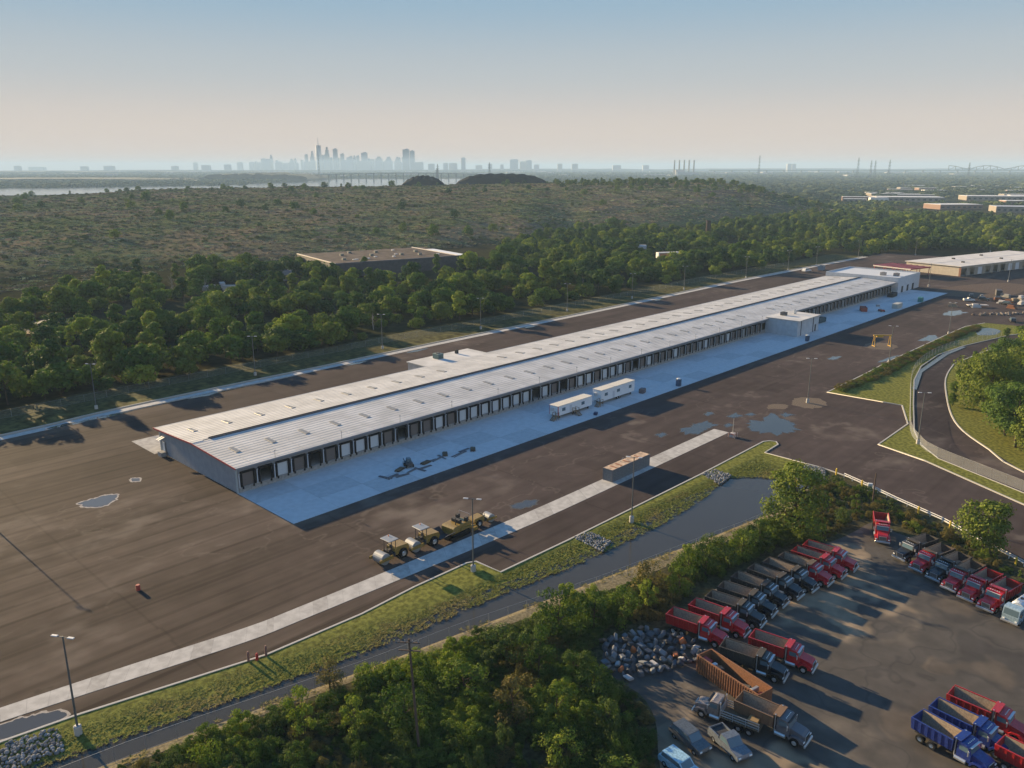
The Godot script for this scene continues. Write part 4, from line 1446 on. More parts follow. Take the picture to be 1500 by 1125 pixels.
	# gutter along the back
	var gut := smooth(poly([-211, 40, -212.5, -48, -215, -73, -216, -104, -216.2, -140, -217, -172, -217.5, -210, -217.5, -271, -219, -356, -220.5, -417, -219, -509, -217, -600]), 4)
	var gb := MB.new()
	strip(gb, gut, 2.6, -0.3, 0.03)
	struct(gb, "concrete_gutter", conc)
	gb = MB.new()
	strip(gb, offset_line(gut, -2.6), 0.35, -0.3, 0.2)
	struct(gb, "kerb", kerbm)
	# grass
	var gm := mat(0.19, 0.195, 0.044, 0.95, 0.0, grain(51, 0.02, 0.45, 1.0, 5), 0.09)
	var gdry := mat(0.16, 0.125, 0.05, 0.95, 0.0, grain(52, 0.02, 0.5, 1.0, 5), 0.09)
	var backg := offset_line(gut, -2.7)
	var bg2 := offset_line(gut, -11.0)
	bg2.reverse()
	backg.append_array(bg2)
	sheet("back_verge", backg, 0.02, mat(0.115, 0.105, 0.036, 0.95, 0.0, grain(58, 0.01, 0.3, 1.0, 5), 0.05))
	var bg3 := offset_line(gut, -10.9)
	var bg4 := offset_line(gut, -26.0)
	bg4.reverse()
	bg3.append_array(bg4)
	sheet("back_field", bg3, 0.0, mat(0.09, 0.085, 0.035, 0.95, 0.0, grain(52, 0.02, 0.4, 1.0, 5), 0.06))
	var wat := [-62, -152, -65.7, -150.6, -70.6, -148.6, -74.7, -144.2, -74.6, -139.6, -73.3, -133.1, -72.4, -118.6, -72.8, -108.8, -73.7, -98.7, -73.6, -95.8, -76.2, -76.9, -77.9, -60.2, -80.9, -44.2, -85.6, -22.2, -89, -10, -92, 0]
	var bank := [-61.6, -138, -60.6, -134.3, -63.6, -116.5, -67, -99.5, -68.6, -90.9, -69.6, -85.6, -73.4, -69.2, -75.5, -54.3, -79.2, -39.6, -81.2, -28.1, -82.6, -22.1, -87, 0]
	var path := [-84, 0, -80.1, -25.4, -77.1, -38.3, -74, -53.1, -70.8, -67.8, -64.8, -91, -61.2, -112.3, -58.6, -127.6, -58.2, -140]
	lift("grass_verge", at_y(front, 0.08) + at_y([-60.5, -157], 0.08) + at_y(wat, -0.16), gm)
	sheet("pond_water", poly([-60, -152, -76.5, -148, -75.5, -120, -76, -96, -79, -76, -81, -60, -84, -44, -91, -8, -95, 2, -84, 2, -78, -28, -75, -45, -70, -66, -65, -90, -60, -116, -57.5, -134]), -0.14, m_water)
	lift("gravel_path", at_y(bank, -0.16) + at_y(path, 0.02) + at_y([-60.4, -150], 0.0), mat(0.24, 0.2, 0.12, 0.95, 0.0, grain(53, 0.03, 0.55, 1.0, 5), 0.12))
	var soil := path.duplicate()
	soil.append_array([-60.4, -150, -60.5, -157])
	soil.append_array(rail)
	soil.append_array([60, -95, 60, 0])
	sheet("brush_ground", poly(soil), 0.0, mat(0.075, 0.07, 0.035, 0.95, 0.0, grain(54, 0.02, 0.45, 1.0, 5), 0.1))
	var lrect := Rect2(-62, -142, 80, 110)
	sheet("dirt_lot", smooth(poly([-52.5, -86, -53.5, -98, -53, -110, -50, -120, -46.5, -133, -45, -143, -41, -141, -36, -140, -28, -136, -17, -131, 0, -121, 16, -112, 16, -40, -14, -40, -29, -52, -36, -60.5, -40, -65.5, -43.5, -70, -47.5, -72.5, -53, -73, -56.5, -78, -55.5, -83, -52.5, -86]), 3), 0.008, bake(768, 1024, lrect, lot_at), lrect)
	# lawn between yard and access road
	var tri := [-87.2, -222.7, -87.5, -252.8, -88.2, -272.3, -87.9, -334.4, -87.6, -358, -84, -372, -74, -374, -62, -368, -66, -360, -70.2, -351.1, -77.4, -317.4, -79.4, -295.8, -78.1, -274.1, -73.9, -254.3, -65.4, -227.2, -60.5, -211, -61.3, -209.2, -67.1, -223.6, -72, -223.4]
	sheet("lawn", poly(tri), 0.12, gm)
	sheet("lawn", poly([-59.9, -207.2, -60.0, -186.5, -48.8, -182.6, -27.1, -170.1, 10, -150, 10, -157, -28.5, -176.5, -47, -186, -52.8, -193.1, -57.3, -202.6]), 0.12, gm)
	var cr := [-31.3, -189.6, -40.4, -200.3, -48.6, -210.8, -54.6, -222.8, -61.4, -242.2, -67.5, -262.6, -70.8, -281, -71, -290, -67.3, -328.5, -62, -345]
	sheet("lawn", poly([30, -162, 0, -172] + cr + [-50, -400, 60, -400, 60, -162]), 0.12, gm)
	kerb(kerbm, poly(front))
	kerb(kerbm, poly(rail), 0.3, 0.16)
	kerb(kerbm, poly([-66, -360, -70.2, -351.1, -77.4, -317.4, -79.4, -295.8, -78.1, -274.1, -73.9, -254.3, -65.4, -227.2, -57.3, -202.6, -52.8, -193.1, -47, -186, -28.5, -176.5, 10, -157]), 0.3, 0.18)
	kerb(kerbm, smooth(poly([30, -162, 0, -172] + cr), 3), 0.35, 0.2)
	kerb(kerbm, poly([-84, -372, -87.6, -358, -87.9, -334.4, -88.2, -272.3, -87.5, -252.8, -87.2, -222.7, -72, -223.4, -67.1, -223.6, -60.4, -207.6, -60.0, -186.5, -48.8, -182.6, -27.1, -170.1, 10, -150]), 0.34, 0.18)
	sheet("ditch_water", smooth(poly([-79, -342, -74.5, -347, -75, -358, -80, -361, -82, -352, -79, -342]), 4), 0.13, m_water)
	sheet("ditch_water", poly([-70.8, -243, -69.6, -243, -75.2, -266, -77, -298, -76, -316, -77.4, -316, -78.6, -298, -76.6, -266]), 0.126, mat(0.1, 0.1, 0.09, 0.2))
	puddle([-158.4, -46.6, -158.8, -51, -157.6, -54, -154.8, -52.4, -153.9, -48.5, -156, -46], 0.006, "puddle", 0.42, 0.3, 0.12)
	puddle([-164.4, -58.8, -163, -60, -161.6, -59.4, -162.4, -58.3], 0.006, "puddle", 0.42, 0.3, 0.12)  # a pale dry patch of the yard, drawn like the puddles
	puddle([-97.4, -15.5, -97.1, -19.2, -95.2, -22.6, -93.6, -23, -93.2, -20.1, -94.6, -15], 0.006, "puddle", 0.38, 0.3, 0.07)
	var dirt := mat(0.19, 0.15, 0.115, 0.95, 0.0, grain(54, 0.03, 0.5, 1.0, 5), 0.2)
	patch([-89.5, -204, -91, -211, -87, -215, -82.5, -211, -83.5, -204], 0.005, "gravel_patch", dirt)
	patch([-103, -291, -104, -299, -99, -304, -94, -300, -95, -292], 0.005, "gravel_patch", dirt)
	patch([-92, -196, -93.5, -200, -90.5, -203, -88.5, -199], 0.005, "gravel_patch", dirt)
	patch([-124, -440, -128, -470, -112, -512, -96, -505, -98, -452], 0.005, "gravel_patch", mat(0.13, 0.095, 0.075, 0.95, 0.0, grain(54, 0.03, 0.6, 1.0, 5), 0.06))
	puddle([-98.4, -161.5, -99.8, -172, -97.6, -178.5, -95.2, -173, -94.4, -162], 0.006, "puddle", 0.04, 0.8, 0.04)
	puddle([-90, -176.5, -89.6, -184, -88.4, -191, -83, -189, -77.8, -186, -78, -180.3, -85.4, -176.8], 0.006, "puddle", 0.04, 0.8, 0.04)
	puddle([-92.5, -316, -92.3, -328, -91, -333, -88.6, -329, -88.7, -318], 0.006)
	puddle([-102.5, -380, -104, -392, -101, -399, -97, -394, -98, -383], 0.006)
	puddle([-90.6, -270, -90.4, -280, -89, -284, -88.6, -276], 0.006)
	puddle([-104, -262, -104.6, -268, -102.6, -270, -102, -264], 0.006)
	puddle([-97.6, -103, -97.2, -106.5, -95.6, -108.6, -94.9, -105.5, -96, -102], 0.006)
	for q in [[-95, -184, 1.2], [-93, -188, 0.8], [-86, -194, 1.0], [-100.5, -158, 0.9], [-92.5, -176, 0.7], [-101, -181, 0.8]]:
		puddle([q[0] - q[2], q[1] - q[2] * 2, q[0] + q[2], q[1] - q[2], q[0] + q[2] * 0.8, q[1] + q[2] * 2, q[0] - q[2], q[1] + q[2]], 0.006, "puddle", 0.04, 0.8, 0.04)
	for q in [[-212.3, -62], [-212.6, -70], [-213.2, -98], [-213.8, -150], [-214, -176], [-214.6, -236], [-215.4, -330]]:
		puddle([q[0], q[1] + 4, q[0] - 1.2, q[1], q[0] - 0.2, q[1] - 7, q[0] + 1.0, q[1] - 2], 0.036, "puddle", 0.1, 0.5, 0.08)
	# riprap stones at the inlets
	rng.seed = 21
	var sm := MB.new()
	for k in 3: sm.cbox(Vector3.ZERO, Vector3(0.9, 0.7, 0.8), 0.22, Basis(rand_dir(), 1.0 + k))
	var rock := sm.mesh()
	for pp in [[-80.2, -100.2, -79.7, -103.8, -74.8, -103.4, -73.4, -99.3], [-79.9, -141.8, -79.1, -146.0, -74.9, -145.5, -74.2, -139.2], [-66.6, -162.2, -62.6, -163, -60, -156.5, -63.5, -152, -66, -155], [-93.4, -17.0, -92.2, -21.4, -87.6, -20.6, -88.6, -13.5, -91, -12]]:
		var tx := []
		var tc := []
		for q in scatter(poly(pp), 0.36, 3000):
			tx.append(Transform3D(Basis(rand_dir(), rng.randf() * 6).scaled(Vector3.ONE * rng.randf_range(0.25, 0.6)), Vector3(q.x, 0.0 + rng.randf() * 0.2, q.y)))
			var v := rng.randf_range(0.6, 1.3)
			tc.append(Color(0.24 * v, 0.235 * v, 0.23 * v))
		var rm: StandardMaterial3D = mat(1, 1, 1, 0.9).duplicate()
		rm.vertex_color_use_as_albedo = true
		multi("riprap", rock, rm, tx, tc, "grey riprap stones laid at the drain inlet of the pond", "stones")


func terminal_site() -> void:
	terminal()
	rng.seed = 5
	rooftop_unit("green rooftop air unit on the back wing of the terminal", Vector3(-181.2, 5.78, -158.2), Vector3(2.6, 1.5, 2.2), mat(0.1, 0.16, 0.15, 0.6))
	rooftop_unit("small dark vent unit on the back wing roof edge", Vector3(-182, 5.78, -166.6), Vector3(0.9, 1.1, 0.9), m_dark)
	rooftop_unit("dark boxy air unit on the front wing roof", Vector3(-137.2, 6.22, -299), Vector3(2.2, 1.2, 1.8), mat(0.07, 0.07, 0.08, 0.6))
	rooftop_unit("white slim unit on the front wing roof", Vector3(-135.4, 6.22, -305), Vector3(0.8, 1.5, 0.8), mat(0.6, 0.6, 0.58, 0.6))
	rooftop_unit("grey air unit on the tall end block roof", Vector3(-150, 7.5, -441), Vector3(2.6, 1.5, 2.4), mat(0.3, 0.27, 0.25, 0.6))
	rooftop_unit("brown-grey air unit on the end block near the parapet", Vector3(-144, 7.5, -443), Vector3(2.6, 1.4, 2.2), mat(0.26, 0.22, 0.2, 0.6))
	workshop()
	steel_canopy()
	shipping_container()
	office_trailer("office_trailer", "white office trailer with red corner stripes on the apron", Vector3(-127.9, 0.03, -157.3), 14.0, 2.5, true)
	office_trailer("office_trailer", "taller plain white office trailer with cream roof on the apron", Vector3(-127.9, 0.03, -176), 15.4, 3.1, false)
	steps(Vector3(-126.6, 0.03, -149.0), 0.0, "wooden steps at the striped trailer's end")
	steps(Vector3(-126.0, 0.03, -166.6), 0.0, "wooden steps between the two office trailers")
	steps(Vector3(-125.2, 0.03, -156.6), PI / 2, "small wooden steps at the striped trailer's side door")
	crate_box("generator", "dark generator at the far end of the taller trailer", "generator", Vector3(-125.3, 0.03, -186), 0.2, Vector3(1.4, 1.3, 2.0), mat(0.12, 0.1, 0.1, 0.7))
	crate_box("tool_chest", "small dark blue chest beside the striped trailer on the apron edge", "chest", Vector3(-121.9, 0.03, -160), 0.4, Vector3(0.9, 0.7, 1.2), mat(0.02, 0.03, 0.08, 0.6))
	toilet(Vector3(-121.8, 0.03, -199.4), "dark blue portable toilet beyond the white trailers on the apron edge")
	toilet(Vector3(-121.8, 0.03, -287), "dark blue portable toilet by the terminal's front wing")
	# pipes and pallets left on the apron
	for i in 16:
		var t := i / 16.0
		var z := -95.0 - t * 26.0
		var x := -126.6 + rng.randf_range(-1.9, 1.9)
		if i % 4 == 3:
			var o := thing("lumber_stack", "low dark stack of lumber among the pipes on the apron", "lumber", Vector3(x, 0.03, z), rng.randf(), "building material on the apron")
			for k in 4: bx("board", mat(0.09, 0.075, 0.06, 0.9), o, Vector3(-0.45 + k * 0.3, 0.12 + 0.06 * (k % 2), 0), Vector3(0.26, 0.2, 2.4))
			for k in 3: bx("board", mat(0.13, 0.1, 0.07, 0.9), o, Vector3(-0.3 + k * 0.3, 0.36, 0.1), Vector3(0.24, 0.16, 2.2))
		else:
			var o := thing("pipe_bundle", "dark steel pipes lying on the concrete apron", "pipes", Vector3(x, 0.03, z), rng.randf_range(-0.3, 0.3) + (PI / 2 if i % 5 == 0 else 0.0), "building material on the apron")
			for k in 3:
				var b := MB.new()
				b.tube(Vector3(k * 0.24 - 0.24, 0.1, -1.6), Vector3(k * 0.24 - 0.24 + rng.randf_range(-0.3, 0.3), 0.1, 1.6), 0.08, 0.08, 6)
				part(b, "pipe", mat(0.12, 0.12, 0.13, 0.5), o)
	var sk := thing("skid_loader", "small black skid loader among pipes on the apron", "loader", Vector3(-128.0, 0.03, -102.6), 1.2)
	var sbd := MB.new()
	sbd.cbox(Vector3(0, 0.85, 0.3), Vector3(1.3, 0.8, 1.8), 0.1)
	part(sbd, "body", mat(0.06, 0.06, 0.06, 0.6), sk)
	sbd = MB.new()
	sbd.cbox(Vector3(0, 1.6, 0.1), Vector3(0.9, 0.9, 1.0), 0.12)
	part(sbd, "cab", m_glass, sk)
	bx("bucket", m_steel, sk, Vector3(0, 0.45, -1.35), Vector3(1.6, 0.6, 0.6), Basis(Vector3.RIGHT, 0.3))
	for s in [-1.0, 1.0]:
		bx("lift_arm", mat(0.06, 0.06, 0.06, 0.6), sk, Vector3(s * 0.7, 1.1, -0.3), Vector3(0.12, 0.2, 2.2), Basis(Vector3.RIGHT, 0.35))
		for z in [-0.4, 0.8]: wheel(sk, Vector3(s * 0.75, 0.38, z), 0.38, 0.28, s)
	# rollers and paver by the strip
	adopt(roller(true), "road_roller", "yellow roller with grey canopy at the front of the paving machines", "roller", Vector3(-97.2, 0.0, -73.4), 178, "", 1.32)
	adopt(roller(true), "road_roller", "yellow roller with grey canopy right behind the first one", "roller", Vector3(-96.9, 0.0, -79.8), 182, "", 1.32)
	adopt(paver(), "asphalt_paver", "large yellow and black asphalt paver parked among the rollers", "paver", Vector3(-96.4, 0.0, -87.0), 176, "", 1.28)
	adopt(roller(false), "road_roller", "small open yellow roller without canopy behind the paver", "roller", Vector3(-96.2, 0.0, -93.6), 5, "", 1.05)
	# light poles
	var lp := light_pole(12.4)
	var spots := [[-89.3, -22.7, "tall twin-head light pole in the verge by the near drain stones"], [-84.3, -79.9, "tall twin-head light pole at the kerb corner by the paving machines"], [-76.9, -112.5, "tall twin-head light pole in the verge beside the pond"],
		[-86.8, -208.7, "tall twin-head light pole standing in the open yard on gravel"], [-87.3, -271.8, "tall twin-head light pole on the lawn kerb by the yellow gantry"], [-87.6, -336.2, "tall twin-head light pole on the lawn kerb near the ditch pool"], [-135.3, -468.9, "tall twin-head light pole past the tall end block"], [-53.5, -193.2, "tall twin-head light pole inside the bend of the access road"], [-168, -32, "tall twin-head light pole in the wide empty near yard"], [-109, -520, "tall twin-head light pole before the garage bays"]]
	var first := true
	for s in spots:
		if first:
			adopt(lp, "light_pole", s[2], "light pole", Vector3(s[0], 0.1, s[1]), -30)
			first = false
		else: copy(lp, "light_pole", s[2], Vector3(s[0], 0.1, s[1]), rng.randf_range(0.3, 0.7))
	for s in [[-221.5, -72.8], [-223.5, -120.3], [-225.5, -170.9], [-226, -220.1], [-227.5, -275.5], [-227.5, -325.2], [-225, -368.5], [-224, -433.7], [-222, -484], [-220, -521], [-217, -584], [-195, -635], [-161.8, -700]]:
		copy(lp, "light_pole", "twin-head light pole in the long row behind the terminal along the tree belt", Vector3(s[0], 0.0, s[1]), rng.randf_range(0.4, 0.9), "light poles along the tree belt")
	# gantry
	var g := thing("yellow_gantry", "yellow painted steel gantry frame standing in the far yard", "gantry", Vector3(-98.7, 0, -297), deg_to_rad(45))
	var ym := paint(0.55, 0.32, 0.02)
	for s in [-1.0, 1.0]:
		for k in [-1.0, 1.0]:
			var b := MB.new()
			b.tube(Vector3(s * 2.9, 0, k * 1.0), Vector3(s * 2.8, 3.9, k * 0.25), 0.13, 0.11, 6)
			part(b, "leg", ym, g)
		bx("foot_beam", ym, g, Vector3(s * 2.9, 0.15, 0), Vector3(0.2, 0.2, 2.4))
	bx("top_beam", ym, g, Vector3(0, 4.0, 0), Vector3(6.6, 0.35, 0.4))
	bx("hoist", ym, g, Vector3(-1.0, 3.6, 0), Vector3(2.2, 0.5, 0.7))
	# far yard clutter
	dumpster("dark green roll-off dumpster at the docks past the front wing", Vector3(-134.2, 0.03, -327), 0.0, Vector3(2.4, 1.8, 6.5), mat(0.02, 0.07, 0.09, 0.6), mat(0.1, 0.1, 0.09, 0.9))
	dumpster("red-brown dumpster standing on the far apron", Vector3(-131.5, 0.03, -367), 0.5, Vector3(2.4, 1.8, 5.0), mat(0.28, 0.06, 0.04, 0.7), mat(0.2, 0.12, 0.09, 0.9))
	dumpster("black dumpster by the far end of the docks", Vector3(-137.0, 0.03, -419), 0.0, Vector3(2.4, 1.9, 7.0), mat(0.02, 0.022, 0.025, 0.7), mat(0.05, 0.05, 0.05, 0.9))
	crate_box("storage_box", "pale grey storage box on the far apron", "box", Vector3(-123.5, 0.03, -386), 0.0, Vector3(2.6, 2.2, 6.0), mat(0.36, 0.36, 0.33, 0.7))
	crate_box("green_tank", "teal green tank box at the apron's far edge", "tank", Vector3(-121.6, 0.03, -412), 0.0, Vector3(1.8, 2.2, 2.6), mat(0.02, 0.18, 0.17, 0.6))
	var bl := thing("boom_lift", "small red boom lift with raised arm on the far apron", "lift", Vector3(-125.1, 0.03, -371), 0.9)
	bx("base", mat(0.3, 0.05, 0.03, 0.6), bl, Vector3(0, 0.65, 0), Vector3(1.6, 0.6, 2.6))
	var ab := MB.new()
	ab.tube(Vector3(0, 0.9, 0.8), Vector3(0, 2.0, -2.6), 0.16, 0.11, 6)
	part(ab, "arm", mat(0.35, 0.36, 0.36, 0.6), bl)
	bx("basket", m_steel, bl, Vector3(0, 2.2, -3.1), Vector3(1.4, 0.9, 0.8))
	for s in [-1.0, 1.0]:
		for z in [-0.9, 0.9]: wheel(bl, Vector3(s * 0.85, 0.38, z), 0.38, 0.28, s)
	adopt(light_vehicle(paint(0.7, 0.7, 0.68), true, 1.1), "pickup_truck", "white pickup truck in the clutter beyond the far puddle", "pickup", Vector3(-105.3, 0, -430), 60)
	var dv := adopt(light_vehicle(paint(0.03, 0.03, 0.035), false, 1.2), "dark_van", "black van parked behind the white pickup", "van", Vector3(-101, 0, -438), 75)
	copy(dv, "dark_van", "black van nearest to the dark storage container", Vector3(-95.5, 0, -444), -1.2)
	copy(dv, "dark_van", "black van at the end of the rubble heap", Vector3(-76.5, 0, -383), 0.4)
	adopt(light_vehicle(paint(0.68, 0.7, 0.72), false, 1.2), "white_van", "white van parked on the back road near the grey dumpster", "van", Vector3(-210.5, 0.05, -485), 10, "", 1.3)
	dumpster("blue-grey dumpster on the back road near the white van", Vector3(-208, 0.05, -501), 0.2, Vector3(3.0, 2.6, 7.0), mat(0.2, 0.24, 0.28, 0.7), m_dark)
	crate_box("storage_container", "dark storage container beside the far vans", "container", Vector3(-100, 0, -461), 0.3, Vector3(2.6, 2.8, 7.0), mat(0.05, 0.045, 0.045, 0.7))
	var fl := thing("flatbed_trailer", "flatbed trailer with pale deck beyond the far puddle", "trailer", Vector3(-97.6, 0, -414), deg_to_rad(-50))
	bx("deck", mat(0.5, 0.46, 0.42, 0.8), fl, Vector3(0, 1.0, 0), Vector3(2.4, 0.2, 9.0))
	bx("frame", m_dark, fl, Vector3(0, 0.75, 0), Vector3(1.2, 0.3, 8.6))
	bx("load", m_dark, fl, Vector3(0, 1.3, 1.0), Vector3(1.4, 0.4, 3.6))
	for s in [-1.0, 1.0]:
		for z in [2.4, 3.5]: wheel(fl, Vector3(s * 1.0, 0.45, z), 0.45, 0.4, s)
	var hb := MB.new()
	hb.cbox(Vector3.ZERO, Vector3(1.4, 1.0, 1.2), 0.3)
	var lump := hb.mesh()
	for i in 70:
		var t := i / 70.0
		var o := inst(lump, numbered("rubble_block"), mat(0.22, 0.19, 0.165, 0.9) if i % 3 else mat(0.12, 0.1, 0.09, 0.9), self)
		o.transform = Transform3D(Basis(rand_dir(), rng.randf() * 6).scaled(Vector3.ONE * rng.randf_range(0.3, 0.9)), Vector3(-92 + t * 20 + rng.randf_range(-1.5, 1.5), 0.3, -390 - t * 26 + rng.randf_range(-3, 3)))
		tag(o, "pale concrete rubble block in the heap beyond the lawn", "rubble", "rubble blocks of the far heap")
	for i in 16:
		var sw: String = ["tan", "rusty", "grey", "white"][i % 4]
		var o := thing("material_stack", sw + " stack of building material in the clutter at the yard's far end", "material stack", Vector3(-110 + rng.randf() * 26.0, 0, -405 - rng.randf() * 60.0), rng.randf() * 3, "material stacks at the yard's far end")
		var mm: Material = [mat(0.3, 0.24, 0.17, 0.9), mat(0.17, 0.08, 0.05, 0.9), mat(0.2, 0.2, 0.2, 0.9), mat(0.5, 0.48, 0.46, 0.8)][i % 4]
		for k in 3: bx("bundle", mm, o, Vector3(rng.randf_range(-0.3, 0.3), 0.3 + k * 0.55, rng.randf_range(-0.4, 0.4)), Vector3(1.8 - k * 0.3, 0.5, 4.0 - k * 0.7))
		for z in [-1.2, 1.2]: bx("skid", m_dark, o, Vector3(0, 0.04, z), Vector3(1.6, 0.08, 0.2))
	for q in [[-108, -444, 0.3], [-90, -430, 1.4], [-86, -452, 2.2]]: copy(dv, "dark_van", "black van standing between the material stacks", Vector3(q[0], 0, q[1]), q[2], "vans between the material stacks")
	var cone := thing("red_barrel", "small red barrel standing alone on the empty near yard", "barrel", Vector3(-117, 0, -40.8))
	var cb := MB.new()
	cb.lathe([Vector2(0.32, 0), Vector2(0.32, 0.85), Vector2(0.28, 0.9), Vector2(0, 0.9)], Vector3.ZERO, Vector3.UP, 12)
	part(cb, "drum", mat(0.35, 0.06, 0.04, 0.5), cone)
	cb = MB.new()
	for y in [0.28, 0.58]: cb.lathe([Vector2(0.325, y), Vector2(0.345, y + 0.02), Vector2(0.325, y + 0.04)], Vector3.ZERO, Vector3.UP, 12)
	part(cb, "hoop", mat(0.25, 0.05, 0.04, 0.5), cone)
	# pipe stand-ups in the verge and the service box at the strip's end
	for q in [[-88.0, -43.0, 1.4, 0], [-87.4, -43.9, 1.0, 1], [-87.4, -45.2, 1.5, 0]]:
		var o := thing("fire_hydrant" if q[3] else "guard_post", "short red hydrant between two guard posts at the kerb" if q[3] else "rusty guard post beside the red hydrant", "hydrant" if q[3] else "post", Vector3(q[0], 0.1, q[1]), 0, "" if q[3] else "guard posts at the hydrant")
		var b := MB.new()
		b.lathe([Vector2(0.17, -0.2), Vector2(0.17, q[2] * 0.8), Vector2(0.1, q[2]), Vector2(0, q[2])], Vector3.ZERO, Vector3.UP, 10)
		part(b, "barrel" if q[3] else "tube", mat(0.4, 0.03, 0.03, 0.5) if q[3] else mat(0.22, 0.12, 0.1, 0.7), o)
		if q[3]:
			b = MB.new()
			b.tube(Vector3(-0.3, 0.6, 0), Vector3(0.3, 0.6, 0), 0.08, 0.08, 8)
			part(b, "outlet", mat(0.4, 0.03, 0.03, 0.5), o)
	var sv := thing("service_post", "pale service post in a red-white base at the strip's far end", "post", Vector3(-87.3, 0, -168.4))
	bx("base_block", mat(0.45, 0.4, 0.37, 0.9), sv, Vector3(0, 0.5, 0), Vector3(1.1, 1.0, 1.1))
	bx("red_band", mat(0.35, 0.1, 0.08, 0.7), sv, Vector3(0, 0.75, 0), Vector3(1.14, 0.2, 1.14))
	var pb := MB.new()
	pb.tube(Vector3(0, 1.0, 0), Vector3(0, 4.6, 0), 0.07, 0.05, 6)
	part(pb, "mast", m_steel, sv)
	for s in [[-0.9, 0.6], [0.9, 0.7], [0.8, -0.8]]: bx("guard_post", mat(0.4, 0.3, 0.26, 0.8), sv, Vector3(s[0], 0.5, s[1]), Vector3(0.2, 1.0, 0.2))
	# fences and rails
	var galv := mat(0.24, 0.25, 0.26, 0.6, 0.3)
	var web: StandardMaterial3D = mat(0.4, 0.42, 0.44, 0.8).duplicate()
	web.transparency = BaseMaterial3D.TRANSPARENCY_ALPHA
	web.albedo_color.a = 0.22
	var web2: StandardMaterial3D = web.duplicate()
	web2.albedo_color.a = 0.06
	fence("thin chain-link fence along the gravel path beside the pond", smooth(poly([-84.2, -8, -81.6, -25, -78.4, -38.5, -74.8, -53.5, -72.2, -68, -66.6, -91, -62.6, -113, -59.8, -128, -60.2, -140]), 3), 1.9, 3.2, galv, web2, -0.1)
	fence("tall chain-link fence curving along the access road bend", smooth(poly([-72, -346, -78.6, -317, -80.4, -296, -79, -274, -74.8, -254.5, -66.4, -227.6, -58.4, -203, -53.6, -193.8, -47.6, -187, -29, -177.6, 8, -158]), 3), 2.2, 3.4, galv, web, 0.1)
	fence("chain-link fence along the back edge of the yard below the trees", offset_line(smooth(poly([-212.5, -20, -215, -73, -216, -104, -217, -172, -217.5, -271, -219, -356, -220.5, -417, -219, -509]), 3), -16.0), 2.0, 6.0, galv, web2, 0.0)
	var gr := thing("guard_rail", "white two-bar guard rail between access road and brush", "guard rail", Vector3(-58, 0, -160.6))
	var rp := poly([-57.6, -160.6, -51.6, -158.0, -45.4, -155.0, -36.0, -151.0, -21.2, -142.0, 10, -123.2])
	for y in [0.55, 0.95]:
		var b := MB.new()
		for i in rp.size() - 1:
			var m0 := rp[i] - Vector2(-58, -160.6)
			var m1 := rp[i + 1] - Vector2(-58, -160.6)
			b.tube(Vector3(m0.x, y, m0.y), Vector3(m1.x, y, m1.y), 0.07, 0.07, 6)
		part(b, "bar", mat(0.66, 0.65, 0.62, 0.7), gr)
	for i in rp.size() - 1:
		var n := int(rp[i].distance_to(rp[i + 1]) / 3.0) + 1
		for k in n:
			var q := rp[i].lerp(rp[i + 1], float(k) / n) - Vector2(-58, -160.6)
			bx("post", mat(0.62, 0.6, 0.56, 0.7), gr, Vector3(q.x, 0.5, q.y), Vector3(0.12, 1.0, 0.12))
	for q in [[-59.4, -161.0], [-53.0, -158.0], [-40.4, -152.0], [-34.2, -149.2], [-22.3, -141.6]]:
		var o := thing("yellow_bollard", "yellow bollard standing behind the white guard rail", "bollard", Vector3(q[0], 0, q[1]), 0, "yellow bollards along the guard rail")
		var b := MB.new()
		b.lathe([Vector2(0.16, -0.1), Vector2(0.16, 1.35), Vector2(0.09, 1.48), Vector2(0, 1.5)], Vector3.ZERO, Vector3.UP, 10)
		part(b, "tube", mat(0.55, 0.38, 0.03, 0.6), o)
		bx("cross_tag", mat(0.55, 0.38, 0.03, 0.6), o, Vector3(0, 1.0, 0), Vector3(0.5, 0.14, 0.06))
	crate_box("utility_cabinet", "pale grey utility cabinet at the head of the guard rail", "cabinet", Vector3(-52.3, 0, -161.2) + Vector3(1.2, 0, 4.2), 0.4, Vector3(0.9, 1.6, 0.7), mat(0.5, 0.5, 0.48, 0.6))
	# utility poles
	for q in [[-58.5, -47.0, 14.4, "wooden utility pole with crossarms rising out of the near brush", 0.05], [-48.2, -150.6, 6.4, "short dark pole behind the lone red dump truck", 0.0]]:
		var o := thing("utility_pole", q[3], "utility pole", Vector3(q[0], 0, q[1]))
		o.rotation = Vector3(0, 0.6, q[4])
		var b := MB.new()
		b.tube(Vector3(0, -0.5, 0), Vector3(0, q[2], 0), 0.17, 0.11, 8)
		part(b, "pole", mat(0.1, 0.075, 0.06, 0.9), o)
		if q[2] > 10.0:
			for y in [0.35, 1.3]: bx("crossarm", mat(0.13, 0.1, 0.08, 0.9), o, Vector3(0, q[2] - y, 0.12), Vector3(2.4, 0.13, 0.1))
			for x in [-1.05, -0.4, 0.4, 1.05]:
				b = MB.new()
				b.tube(Vector3(x, q[2] - 0.28, 0.12), Vector3(x, q[2] - 0.02, 0.12), 0.06, 0.04, 6)
				part(b, "insulator", mat(0.3, 0.3, 0.3, 0.4), o)

